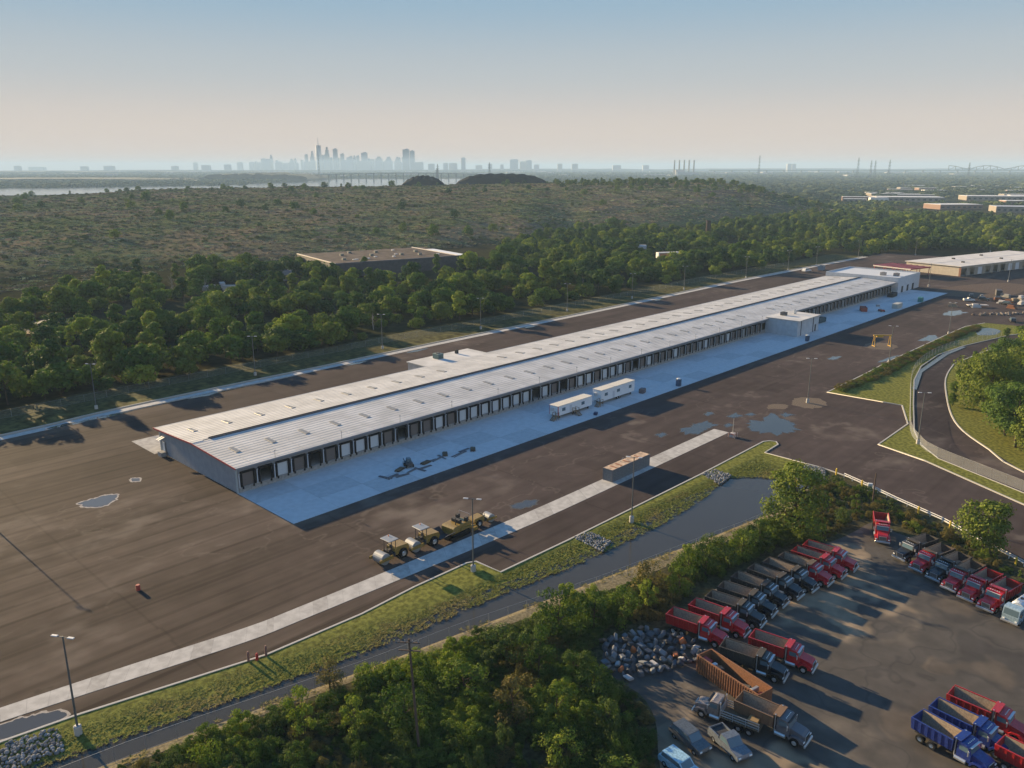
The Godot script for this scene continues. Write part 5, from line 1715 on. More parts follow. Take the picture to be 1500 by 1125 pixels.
func truck_lot() -> void:
	rng.seed = 8
	var red := paint(0.5, 0.009, 0.016)
	var red2 := paint(0.4, 0.012, 0.014)
	var blk := paint(0.012, 0.013, 0.016)
	var blue := paint(0.008, 0.03, 0.2)
	var vis := mat(0.55, 0.56, 0.58, 0.4)
	var tr := dump_truck(red, red2, vis)
	var tb := dump_truck(blk, mat(0.05, 0.042, 0.036, 0.8, 0.0, grain(31, 0.02, 0.6, 1.0), 0.35), vis)
	var tu := dump_truck(blue, blue, vis)
	var tw := dump_truck(mat(0.1, 0.1, 0.11, 0.5), mat(0.16, 0.09, 0.05, 0.85), m_dark)
	var t3 := dump_truck(paint(0.46, 0.01, 0.02), mat(0.1, 0.07, 0.05, 0.85, 0.0, grain(31, 0.02, 0.6, 1.0), 0.35), vis)
	var used := {}
	var put := func(kind: String, src: Node3D, label: String, group: String, fx: float, fz: float, head: float, size := 1.0) -> void:
		head += rng.randf_range(-2.0, 2.0)
		var a := deg_to_rad(head)
		var at := Vector3(fx - sin(a) * 4.15 * size, 0.012, fz + cos(a) * 4.15 * size)
		if used.has(src): dup_vehicle(src, kind, label, at, head, group, size)
		else:
			adopt(src, kind, label, "dump truck", at, head, group, size)
			used[src] = true
	var rowr := "red dump truck in the row backed against the brush"
	var rowb := "black dump truck in the row backed against the brush"
	var L := [[-44.6, -88.6, 83, 0], [-43.6, -92.6, 84, 0], [-43.1, -96.3, 85, 1], [-43.2, -99.9, 86, 1], [-43.2, -103.5, 88, 1], [-42.6, -107.1, 90, 1], [-41.9, -110.6, 90, 1], [-41.0, -114.1, 90, 2], [-40.4, -117.7, 88, 0], [-40.0, -121.4, 87, 0]]
	for q in L: put.call("dump_truck", tb if q[3] == 1 else t3 if q[3] == 2 else tr, rowb if q[3] == 1 else "red-cabbed dump truck with rusty brown bed in the row backed against the brush" if q[3] == 2 else rowr, "dump trucks backed against the brush", q[0], q[1], q[2])
	put.call("dump_truck", tr, "red dump truck parked alone in front of the orange container", "", -33.6, -91.3, 82.0)
	put.call("dump_truck", tb, "black dump truck between the orange container and a red truck", "", -35.4, -87.0, 82.0)
	put.call("dump_truck", tr, "lone red dump truck backed into the green bushes at the lot's corner", "", -40.5, -134.0, 156.0)
	var R := [[-36.5, -129.8, -164, 1], [-33.2, -127.6, -164, 2], [-30.3, -126.3, -165, 1], [-27.6, -124.6, -166, 2], [-24.9, -123.2, -168, 0], [-22.0, -122.0, -170, 0]]
	for q in R: put.call("dump_truck", tb if q[3] == 1 else t3 if q[3] == 2 else tr, "black dump truck in the row facing away from the guard rail" if q[3] == 1 else "red-cabbed dump truck with rusty brown bed facing away from the guard rail" if q[3] == 2 else "red dump truck in the row facing away from the guard rail", "dump trucks parked along the guard rail", q[0], q[1], q[2])
	put.call("dump_truck", tu, "blue dump truck at the outer end of the short blue and red row", "", -12.4, -86.4, 100.0)
	put.call("dump_truck", tu, "blue dump truck between the other blue one and a red one", "", -11.6, -90.6, 98.0)
	put.call("dump_truck", tr, "red dump truck next to the two blue dump trucks", "", -10.8, -94.8, 95.0)
	put.call("dump_truck", tr, "red dump truck standing ahead of the two blue ones", "", -4.4, -88.4, 100.0)
	put.call("dump_truck", tw, "grey truck with brown wooden dump bed near the stake truck", "", -28.4, -77.6, 88.0)
	adopt(tanker_truck(), "tanker_truck", "white tank truck with pale blue cab beside the red dump trucks", "tank truck", Vector3(-17.9, 0.012, -124.6), -170, "", 0.94)
	adopt(stake_truck(), "stake_truck", "dark stake-bed truck parked below the orange container", "truck", Vector3(-37.0, 0.012, -75.2), -99, "", 0.94)
	adopt(light_vehicle(paint(0.12, 0.14, 0.17), true, 1.1), "pickup_truck", "grey-blue pickup truck near the wooden dump bed", "pickup", Vector3(-34.6, 0.012, -71.3), 112, "", 1.05)
	adopt(light_vehicle(paint(0.08, 0.09, 0.1), false, 1.0), "parked_car", "dark car parked beside the grey-blue pickup", "car", Vector3(-38.2, 0.012, -69.0), 105)
	adopt(light_vehicle(paint(0.3, 0.5, 0.62), false, 1.0), "parked_car", "light blue car parked at the edge of the near bushes", "car", Vector3(-36.6, 0.012, -64.6), 100)
	adopt(roller(true), "road_roller", "orange-brown roller machine standing on the dirt lot", "roller", Vector3(-9.6, 0.012, -112.6), 40, "", 1.05)
	open_container(Vector3(-39.6, 0.012, -81.2), deg_to_rad(90 - 13))
	# bricks on pallets by the lot's edge
	for i in 4:
		var o := thing("brick_pallet", "pallet of tan bricks on the near edge of the lot", "pallet", Vector3(-28.6 + i * 1.3, 0.012, -68.6 - (i % 2) * 0.9), 0.3, "brick pallets on the lot")
		bx("pallet", mat(0.2, 0.14, 0.08, 0.9), o, Vector3(0, 0.08, 0), Vector3(1.1, 0.14, 1.1))
		for k in 8: bx("brick_course", mat(0.36, 0.24, 0.15, 0.9) if k % 3 else mat(0.26, 0.14, 0.09, 0.9), o, Vector3(-0.25 + 0.5 * (k % 2), 0.24 + 0.17 * (k / 2), 0), Vector3(0.48, 0.16, 1.0))
	# crushed scrap between brush and trucks
	var shapes := []
	for k in 5:
		var b := MB.new()
		b.cbox(Vector3.ZERO, Vector3(rng.randf_range(0.5, 1.3), rng.randf_range(0.3, 0.6), rng.randf_range(0.5, 1.0)), 0.1)
		for i in b.v.size(): b.v[i] += Vector3(sin(b.v[i].z * 5.0 + k), sin(b.v[i].x * 4.0 + k * 2), sin(b.v[i].y * 6.0)) * 0.14
		shapes.append(b.mesh())
	var sc := [mat(0.08, 0.083, 0.09, 0.8), mat(0.125, 0.135, 0.145, 0.8), mat(0.04, 0.042, 0.046, 0.8), mat(0.18, 0.18, 0.18, 0.8), mat(0.11, 0.085, 0.065, 0.85), mat(0.34, 0.33, 0.32, 0.8), mat(0.45, 0.12, 0.03, 0.6)]
	var words := ["dark grey", "blue-grey", "black", "light grey", "brown", "white", "orange"]
	var k2 := 0
	for q in scatter(poly([-53.5, -73.5, -57.5, -78, -55.5, -84, -50.5, -87.4, -45.2, -85.4, -45.8, -82.5, -48.5, -77, -50, -73.5]), 0.82, 1400):
		k2 += 1
		var ci: int = [0, 1, 2, 0, 1, 3, 4, 0, 2, 1, 5, 3, 0, 1, 0, 3, 4, 2, 1, 0, 6][k2 % 21]
		var o := inst(shapes[k2 % 5], numbered("scrap_bale"), sc[ci], self)
		o.transform = Transform3D(Basis(rand_dir(), rng.randf() * 2.0), Vector3(q.x, rng.randf_range(0.15, 0.45), q.y))
		tag(o, words[ci] + " crushed scrap block in the heap beside the trucks", "scrap", "crushed scrap heap")


func greenery() -> void:
	# ---- belt trees
	var kinds := []
	for i in 9: kinds.append(grow(100 + i, [10.0, 11.5, 8.5, 12.5, 6.0, 10.5, 4.0, 4.8, 9.0][i], [4.4, 4.8, 5.4, 3.0, 4.0, 5.2, 3.0, 3.6, 4.6][i], [12, 14, 11, 10, 9, 13, 8, 9, 8][i], [150, 150, 150, 150, 130, 160, 110, 120, 120][i], [0.5, 0.46, 0.54, 0.44, 0.42, 0.56, 0.36, 0.38, 0.5][i], [0.22, 0.25, 0.18, 0.12, 0.05, 0.2, 0.03, 0.03, 0.3][i], [1.0, 1.05, 1.1, 0.8, 1.15, 1.1, 1.2, 1.2, 1.35][i]))
	var tints := [leafmat(0.072, 0.12, 0.03), leafmat(0.1, 0.15, 0.032), leafmat(0.135, 0.17, 0.036), leafmat(0.052, 0.092, 0.03), leafmat(0.22, 0.26, 0.04)]
	var words := ["dark green", "mid green", "olive green", "very dark green", "yellow-green"]
	rng.seed = 300
	var belt := poly([-236, 60, -237, -53, -236, -103, -240, -136, -244, -186, -245, -237, -244, -303, -242, -389, -238, -559, -200, -680, -60, -760, 60, -700, 160, -820, 60, -1060, -215, -1080, -339, -1120, -440, -1020, -437, -846, -425, -690, -512, -640, -460, -489, -372, -366, -402, -268, -466, -286, -474, -228, -473, -186, -375, -85, -330, 60])
	var pts := scatter(belt, 6.4, 34000)
	var keep := []
	for q in pts:
		if Geometry2D.is_point_in_polygon(q, poly([-366, -86, -346, -92, -350, -118, -374, -112])): continue
		if Geometry2D.is_point_in_polygon(q, poly([-395, -265, -340, -258, -318, -312, -360, -372, -376, -366])) and rng.randf() < 0.8: continue
		if q.distance_to(Vector2(-312, -487)) < 16 or q.distance_to(Vector2(-405, -200)) < 13 or q.distance_to(Vector2(-375, -190)) < 9: continue
		var a := along(q.x, q.y)
		if absf(a.x / a.y) > 0.72: continue
		keep.append(q)
	keep.sort_custom(func(a, b): return a.length_squared() < b.length_squared())
	var rest := []
	for i in 9: rest.append([[], []])
	var gapn := fnl(91, 0.016, 3)
	var count := 0
	var tn := fnl(90, 0.02, 2)
	for q in keep:
		var gp := gapn.get_noise_2d(q.x, q.y)
		if gp < -0.27: continue
		var k: int = [0, 1, 2, 3, 4, 5, 8, 6, 7][rng.randi() % 9]
		if gp < -0.08: k = [4, 6, 7, 2][rng.randi() % 4]
		var s := rng.randf_range(0.6, 1.2)
		if rng.randf() < 0.05: s *= 1.2
		var n := tn.get_noise_2d(q.x, q.y) + rng.randf_range(-0.45, 0.45)
		var ti := 3 if n < -0.35 else 0 if n < -0.08 else 1 if n < 0.2 else 2
		if rng.randf() < 0.13: ti = 4
		var at := Vector3(q.x, land(q.x, q.y), q.y)
		var sz := Vector3(s * rng.randf_range(0.85, 1.15), s * rng.randf_range(0.85, 1.15), s * rng.randf_range(0.85, 1.15))
		var turn := rng.randf() * TAU
		if count < 290:
			count += 1
			plant(kinds[k], tints[ti], "broadleaf_tree", words[ti] + ["", " tall", " broad low", " narrow upright", " low spreading", " wide-crowned", " shrubby", " low shrubby", " open-crowned"][k] + (" small" if s < 0.8 else "") + " broadleaf tree in the wooded belt behind the terminal", "tree", "trees of the wooded belt", at, turn, sz)
		else:
			rest[k][0].append(Transform3D(Basis(Vector3.UP, turn).scaled_local(sz), at))
			var c: Color = [Color(0.072, 0.12, 0.03), Color(0.1, 0.15, 0.032), Color(0.135, 0.17, 0.036), Color(0.052, 0.092, 0.03), Color(0.22, 0.26, 0.04)][ti]
			rest[k][1].append(c)
	var wm := leafmat(1, 1, 1).duplicate()
	wm.backlight = lin(0.4, 0.5, 0.2)
	for i in 9: multi("woodland", kinds[i].crown, wm, rest[i][0], rest[i][1], "dense woodland running back along the foot of the hill", "woodland")
	# two trees that stand out at the edge of the belt
	plant(kinds[0], tints[4], "broadleaf_tree", "bright yellow-green rounded tree at the front edge of the belt", "tree", "", Vector3(-256, 0, -153), 0.4, Vector3(1.15, 1.1, 1.15))
	plant(kinds[2], tints[2], "broadleaf_tree", "rounded olive tree standing before the belt near a light pole", "tree", "", Vector3(-243, 0, -160), 1.4, Vector3(1.05, 1.0, 1.05))
	# ---- hill bushes and heath
	rng.seed = 410
	var hillp := PackedVector2Array()
	for q in [[-900, 1300], [-420, 300], [-300, 330], [-215, 505], [-100, 600], [0, 690], [70, 805], [330, 1000], [440, 1000], [430, 1330], [0, 1380], [-900, 1380]]: hillp.append(survey(q[0], q[1]))
	var heath := []
	for i in 3:
		var b := MB.new()
		rng.seed = 500 + i
		for j in 46:
			var o := rand_dir()
			o.y = absf(o.y)
			var g := rng.randf_range(0.7, 1.3)
			b.col = Color(g, g, g)
			leaf(b, Vector3(o.x * 2.3, o.y * 0.55, o.z * 2.0) * rng.randf_range(0.4, 1.0), Vector3(o.x * 0.5, 1, o.z * 0.5).normalized(), 0.5)
		heath.append(b.mesh())
	rng.seed = 420
	var hm := leafmat(1, 1, 1).duplicate()
	hm.backlight_enabled = false
	hm.metallic_specular = 0.0
	var hx := [[], [], []]
	var hc := [[], [], []]
	var hn := fnl(95, 0.011, 4)
	for q in scatter(hillp, 2.7, 150000):
		var h := land(q.x, q.y)
		var n := hn.get_noise_2d(q.x, q.y) + rng.randf_range(-0.3, 0.3)
		var k := rng.randi() % 3
		var s := rng.randf_range(0.6, 1.5)
		var green := smoothstep(-0.12, 0.22, n)
		hx[k].append(Transform3D(Basis(Vector3.UP, rng.randf() * 6).scaled_local(Vector3(s, s * rng.randf_range(0.6, 1.3), s)), Vector3(q.x, h - 0.15, q.y)))
		var hcol := Color(0.36, 0.25, 0.14).lerp(Color(0.2, 0.22, 0.065), green)
		hcol = hcol.lerp(Color(0.34, 0.32, 0.14), smoothstep(0.08, 0.35, hn.get_noise_2d(q.x * 2.3 + 900.0, q.y * 2.3)))
		hc[k].append(hcol * rng.randf_range(0.6, 1.25) * (0.9 + 1.2 * hn.get_noise_2d(along(q.x, q.y).x * 2.5, along(q.x, q.y).y * 6.0)))
	for i in 3: multi("heath_scrub", heath[i], hm, hx[i], hc[i], "brown and green heath scrub covering the broad hill", "scrub")
	var bushk := []
	for i in 4: bushk.append(grow(600 + i, 4.2, 2.9, 9, 110, 0.3, 0.05, 1.1))
	rng.seed = 428
	var sx := [[], [], [], []]
	var scol := [[], [], [], []]
	for q in scatter(hillp, 4.5, 50000):
		var a := along(q.x, q.y)
		if absf(a.x / a.y) > 0.7: continue
		if hn.get_noise_2d(a.x * 1.2 + 300.0, a.y * 3.2) + 0.4 * hn.get_noise_2d(q.x * 6.0, q.y * 6.0) < 0.32: continue
		var k := rng.randi() % 4
		var s := rng.randf_range(0.2, 0.62)
		sx[k].append(Transform3D(Basis(Vector3.UP, rng.randf() * 6).scaled_local(Vector3(s * 1.5, s, s * 1.5)), Vector3(q.x, land(q.x, q.y) - 0.2, q.y)))
		scol[k].append(Color(0.1, 0.125, 0.04).lerp(Color(0.18, 0.17, 0.06), rng.randf()))
	for i in 4: multi("hill_scrub", bushk[i].crown, hm, sx[i], scol[i], "dark green scrub clumps in drifts across the broad hill", "scrub")
	rng.seed = 430
	var hp := scatter(hillp, 26.0, 1500)
	var nb := 0
	for q in hp:
		var a := along(q.x, q.y)
		if absf(a.x / a.y) > 0.68 or nb > 120: continue
		if hn.get_noise_2d(q.x * 1.7 + 500, q.y * 1.7) < -0.12: continue
		nb += 1
		var ti: int = [0, 1, 2, 3, 0, 1][rng.randi() % 6]
		if a.y > 1150 and a.x > 100: ti = 2
		var s := rng.randf_range(0.7, 1.9)
		plant(bushk[nb % 4], tints[ti], "hill_bush", words[ti] + " bush dotted on the open hill", "bush", "bushes dotted on the hill", Vector3(q.x, land(q.x, q.y) - 0.3, q.y), rng.randf() * 6, Vector3(s, s * rng.randf_range(0.8, 1.2), s), "stem", "foliage")
	# crest trees
	var crest := PackedVector2Array()
	for q in [[70, 1180], [330, 1120], [420, 1260], [300, 1340], [60, 1340]]: crest.append(survey(q[0], q[1]))
	var cn := 0
	for q in scatter(crest, 13.0, 900):
		cn += 1
		var s := rng.randf_range(0.45, 0.85)
		plant(kinds[cn % 6], tints[[1, 2, 2, 0][cn % 4]], "crest_tree", words[[1, 2, 2, 0][cn % 4]] + " tree in the grove on the hill's crest", "tree", "grove on the hill crest", Vector3(q.x, land(q.x, q.y) - 0.3, q.y), rng.randf() * 6, Vector3(s, s, s))
	for i in 26:
		var r := -760.0 + i * 34.0 + rng.randf_range(-12, 12)
		var q := survey(r, rng.randf_range(1225, 1300))
		var s := rng.randf_range(0.25, 0.6)
		plant(kinds[i % 6], tints[[0, 3, 2][i % 3]], "crest_tree", "small lone tree on the hill skyline before the bay", "tree", "small trees on the hill skyline", Vector3(q.x, land(q.x, q.y) - 0.3, q.y), rng.randf() * 6, Vector3(s * 1.2, s, s * 1.2))

	# ---- near trees
	var fine := []
	for i in 4: fine.append(grow(700 + i, [13.0, 11.0, 9.0, 10.0][i], [4.6, 4.4, 3.8, 4.6][i], 20, 270, 0.24, 0.12, 1.12))
	rng.seed = 440
	plant(fine[0], tints[2], "tall_tree", "tall bushy green tree standing at the pond's far end beside the trucks", "tree", "", Vector3(-52.6, 0, -126.0), 0.3, Vector3(1.05, 1.12, 1.05))
	plant(fine[2], tints[2], "lone_tree", "round olive tree beside the guard rail behind the red trucks", "tree", "", Vector3(-27.4, 0, -143.2), 0.9, Vector3(1.0, 1.05, 1.0))
	var rp := [[-54.5, -236], [-56, -258], [-60, -282], [-51, -228], [-44, -214], [-47, -240], [-50, -262], [-54, -292], [-40, -206], [-38, -222], [-42, -246], [-44, -272], [-34, -199], [-30, -214], [-34, -236], [-47, -300], [-57, -305], [-36, -260], [-26, -204], [-22, -226], [-28, -246], [-50, -318], [-56, -328], [-40, -290], [-54, -345], [-46, -335]]
	var ri := 0
	for q in rp:
		ri += 1
		var ti: int = [1, 2, 4, 0, 2, 1][ri % 6]
		var s := rng.randf_range(1.1, 1.5)
		plant(fine[ri % 4], tints[ti], "grove_tree", words[ti] + " tree in the grove inside the road bend", "tree", "grove inside the road bend", Vector3(q[0] + 3.5, 0.1, q[1]), rng.randf() * 6, Vector3(s, s, s))
	for q in [[-70, -345], [-67, -292], [-63.6, -262], [-60.5, -246], [-57, -232]]:
		plant(fine[2], tints[1], "young_tree", "slim young tree planted on the lawn beside the bend", "tree", "young trees on the lawn", Vector3(q[0], 0.1, q[1]), rng.randf() * 6, Vector3(0.3, 0.42, 0.3))
	# ---- brush between pond path and truck lot
	var nearb := []
	for i in 4: nearb.append(grow(800 + i, [3.0, 2.4, 3.6, 2.0][i], [1.7, 2.0, 1.3, 2.2][i], 12, 170, 0.13, 0.02, 1.45))
	var brush := poly([-80, -18, -78.6, -28, -75.6, -40, -72.4, -54, -69, -69, -63, -92, -59.6, -113, -57.2, -128, -57, -140, -59.4, -152, -58.6, -157.5, -52, -155.5, -46, -153, -36, -148.5, -24, -141, -19, -136, -28, -139.5, -37, -142, -44, -146, -48, -140, -48.5, -130, -53.4, -120, -55.5, -110, -56, -98, -54.6, -89, -57.5, -84.5, -59, -78, -54.5, -72.6, -48, -71.6, -44, -69, -40.6, -65, -37, -60.5, -30, -52, -40, -30, -68, -15])
	rng.seed = 450
	var bp := scatter(brush, 1.05, 34000)
	bp.sort_custom(func(a, b): return a.length_squared() < b.length_squared())
	var bt := [leafmat(0.06, 0.095, 0.024), leafmat(0.1, 0.14, 0.028), leafmat(0.14, 0.115, 0.045), leafmat(0.08, 0.11, 0.034), leafmat(0.18, 0.22, 0.034)]
	var bw := ["dark green", "fresh green", "brownish", "mid green", "bright yellow-green"]
	var bc := [Color(0.06, 0.095, 0.024), Color(0.1, 0.14, 0.028), Color(0.14, 0.115, 0.045), Color(0.08, 0.11, 0.034), Color(0.18, 0.22, 0.034)]
	var brest := [[[], []], [[], []], [[], []], [[], []]]
	var bnse := fnl(97, 0.045, 2)
	var nn := 0
	for q in bp:
		var n := bnse.get_noise_2d(q.x, q.y) + rng.randf_range(-0.3, 0.3)
		var ti := 2 if n < -0.28 else 0 if n < 0.0 else 3 if n < 0.22 else 1 if n < 0.5 else 4
		var k := rng.randi() % 4
		var s := rng.randf_range(0.3, 0.8) * (1.1 if n > 0.1 else 0.75)
		if q.y < -128.0:
			s *= 0.6
			if rng.randf() < 0.5: ti = 2
		var at := Vector3(q.x, -0.1, q.y)
		var sz := Vector3(s * rng.randf_range(0.7, 1.3), s * rng.randf_range(0.6, 1.5), s * rng.randf_range(0.7, 1.3))
		if nn < 290:
			nn += 1
			plant(nearb[k], bt[ti], "brush_bush", ("small " if s < 0.45 else "large " if s > 0.7 else "") + bw[ti] + [" upright", " spreading", " slender", " low wide"][k] + " bush in the tangled brush between pond path and truck lot", "bush", "brush beside the truck lot", at, rng.randf() * 6, sz, "stem", "foliage")
		else:
			brest[k][0].append(Transform3D(Basis(Vector3.UP, rng.randf() * 6).scaled_local(sz), at))
			brest[k][1].append(bc[ti])
	var bm := leafmat(1, 1, 1).duplicate()
	bm.backlight = lin(0.4, 0.5, 0.2)
	for i in 4: multi("brush_thicket", nearb[i].crown, bm, brest[i][0], brest[i][1], "farther tangled brush running up to the guard rail", "brush")
	var wild := []
	for i in 4: wild.append(grow(850 + i, [7.0, 8.0, 6.0, 7.5][i], [2.6, 3.0, 3.2, 2.2][i], [9, 11, 8, 10][i], 170, 0.2, 0.04, [1.5, 1.3, 1.6, 1.35][i]))
	rng.seed = 455
	for q in [[-60.5, -93.0, 2, 0.62, 2], [-57.8, -89.4, 3, 0.5, 4], [-60.2, -80.0, 0, 0.55, 0], [-75.5, -47.0, 1, 0.42, 2], [-58.6, -101.5, 2, 0.5, 1], [-56.8, -104, 1, 0.52, 0], [-70.5, -40.0, 3, 0.55, 4], [-62, -48, 1, 0.6, 0], [-55, -58, 0, 0.6, 2], [-50.5, -60.5, 3, 0.55, 1], [-66.0, -44.0, 3, 0.5, 4], [-58, -66, 1, 0.55, 0], [-62, -57, 2, 0.6, 1], [-47, -57, 2, 0.5, 4], [-50, -67, 1, 0.55, 0], [-45, -63, 3, 0.5, 3], [-55, -69, 0, 0.5, 0], [-40.5, -58.5, 2, 0.5, 1], [-61.5, -74, 1, 0.6, 0], [-64, -66, 0, 0.6, 3], [-56.6, -96, 0, 0.5, 1], [-57, -108.5, 2, 0.62, 3], [-55.6, -113.5, 1, 0.5, 1], [-54.8, -118, 3, 0.55, 0], [-48.5, -137, 1, 0.4, 3], [-49.6, -146, 3, 0.36, 1], [-58.6, -84.5, 2, 0.6, 1]]:
		plant(wild[q[2]], bt[q[4]], "brush_tree", bw[q[4]] + " small tree rising out of the brush by the lot", "tree", "small trees in the brush", Vector3(q[0], -0.1, q[1]), rng.randf() * 6, Vector3(rng.randf_range(0.8, 1.2), rng.randf_range(0.85, 1.3), rng.randf_range(0.8, 1.2)) * q[3] * 1.35)
	# bare trees
	for q in [[-404, -176, 1.0], [-392, -188, 0.8], [-256, -190, 0.7], [-262, -330, 0.75]]:
		var o := thing("bare_tree", "leafless pale grey tree standing among the green belt trees", "tree", Vector3(q[0], land(q[0], q[1]), q[1]), rng.randf() * 6, "bare trees in the belt")
		o.scale = Vector3.ONE * q[2]
		inst(kinds[3].trunk, "trunk", mat(0.3, 0.27, 0.24, 0.9), o)
	# hedge on the lawn bank
	var hx2 := []
	var hc2 := []
	for q in scatter(poly([-86.4, -228, -84, -226, -82, -256, -82.5, -286, -83, -332, -82, -358, -85, -362, -86.4, -334, -86.4, -272]), 1.3, 6000):
		hx2.append(Transform3D(Basis(Vector3.UP, rng.randf() * 6).scaled_local(Vector3(1, 0.7, 1) * rng.randf_range(0.3, 0.7)), Vector3(q.x, 0.1, q.y)))
		hc2.append(bc[[1, 2, 3, 2][rng.randi() % 4]])
	multi("bank_scrub", nearb[1].crown, bm, hx2, hc2, "rough scrub strip on the lawn bank beside the far yard", "scrub")
	# ---- grass tufts
	var tuft := MB.new()
	rng.seed = 460
	for i in 9:
		var a := rng.randf() * TAU
		var o := Vector3(cos(a), 0, sin(a)) * rng.randf() * 0.22
		var d := Vector3(cos(a + 1.57), 0, sin(a + 1.57)) * 0.08
		var g := rng.randf_range(0.75, 1.25)
		tuft.col = Color(g, g, g)
		tuft.tri(o - d, o + d, o + Vector3(cos(a) * 0.26, rng.randf_range(0.05, 0.12), sin(a) * 0.26), Vector3(-cos(a) * 0.25, 1, -sin(a) * 0.25).normalized())
	var tme := tuft.mesh()
	var gx := []
	var gc := []
	var gn := fnl(98, 0.08, 3)
	var verge := poly([-98, 0, -94.1, -16.1, -92.8, -23.6, -87.6, -45.3, -86.7, -60, -87.2, -70.2, -86.6, -82.2, -80.9, -82.8, -80.4, -98.3, -80, -141.8, -80.2, -170.3, -77, -171, -76.5, -163, -63.5, -162.9, -60.5, -157, -62, -152, -65.7, -150.6, -70.6, -148.6, -74.7, -144.2, -74.6, -139.6, -73.3, -133.1, -72.4, -118.6, -72.8, -108.8, -73.6, -95.8, -76.2, -76.9, -77.9, -60.2, -80.9, -44.2, -85.6, -22.2, -92, 0])
	var pathp := poly([-60.6, -134.3, -63.6, -116.5, -67, -99.5, -69.6, -85.6, -73.4, -69.2, -75.5, -54.3, -79.2, -39.6, -81.2, -28.1, -86, -4, -84, -4, -79.6, -25.4, -76.6, -38.3, -73.4, -53.1, -70.2, -67.8, -64.2, -91, -60.6, -112.3, -58, -127.6])
	var lawn2 := poly([-87, -224, -88, -272, -87.4, -358, -72, -372, -79, -296, -74, -254.3, -66, -227.2, -73, -224])
	var lawn3 := poly([-40.4, -200.3, -48.6, -210.8, -54.6, -222.8, -61.4, -242.2, -67.5, -262.6, -70.8, -281, -70, -292, -54, -292, -44, -214])
	var spec := [[verge, 0.3, 60000, 0.0], [pathp, 0.4, 12000, 1.0], [lawn2, 0.5, 22000, 0.0], [lawn3, 0.5, 16000, 0.0]]
	for sp in spec:
		for q in scatter(sp[0], sp[1], sp[2]):
			var n := gn.get_noise_2d(q.x, q.y)
			if sp[3] > 0.5 and n < 0.1: continue
			var y := 0.02
			gx.append(Transform3D(Basis(Vector3.UP, rng.randf() * 6).scaled_local(Vector3.ONE * rng.randf_range(0.7, 1.4)), Vector3(q.x, y - (0.05 if sp[0] == verge else 0.0), q.y)))
			gc.append(Color(0.155, 0.165, 0.036).lerp(Color(0.2, 0.165, 0.055), smoothstep(0.0, 0.5, n + sp[3] * 0.4)) * rng.randf_range(0.7, 1.15))
	var gm: StandardMaterial3D = mat(1, 1, 1, 0.9).duplicate()
	gm.vertex_color_use_as_albedo = true
	multi("grass_tufts", tme, gm, gx, gc, "short rough grass on the verges and lawns", "grass")

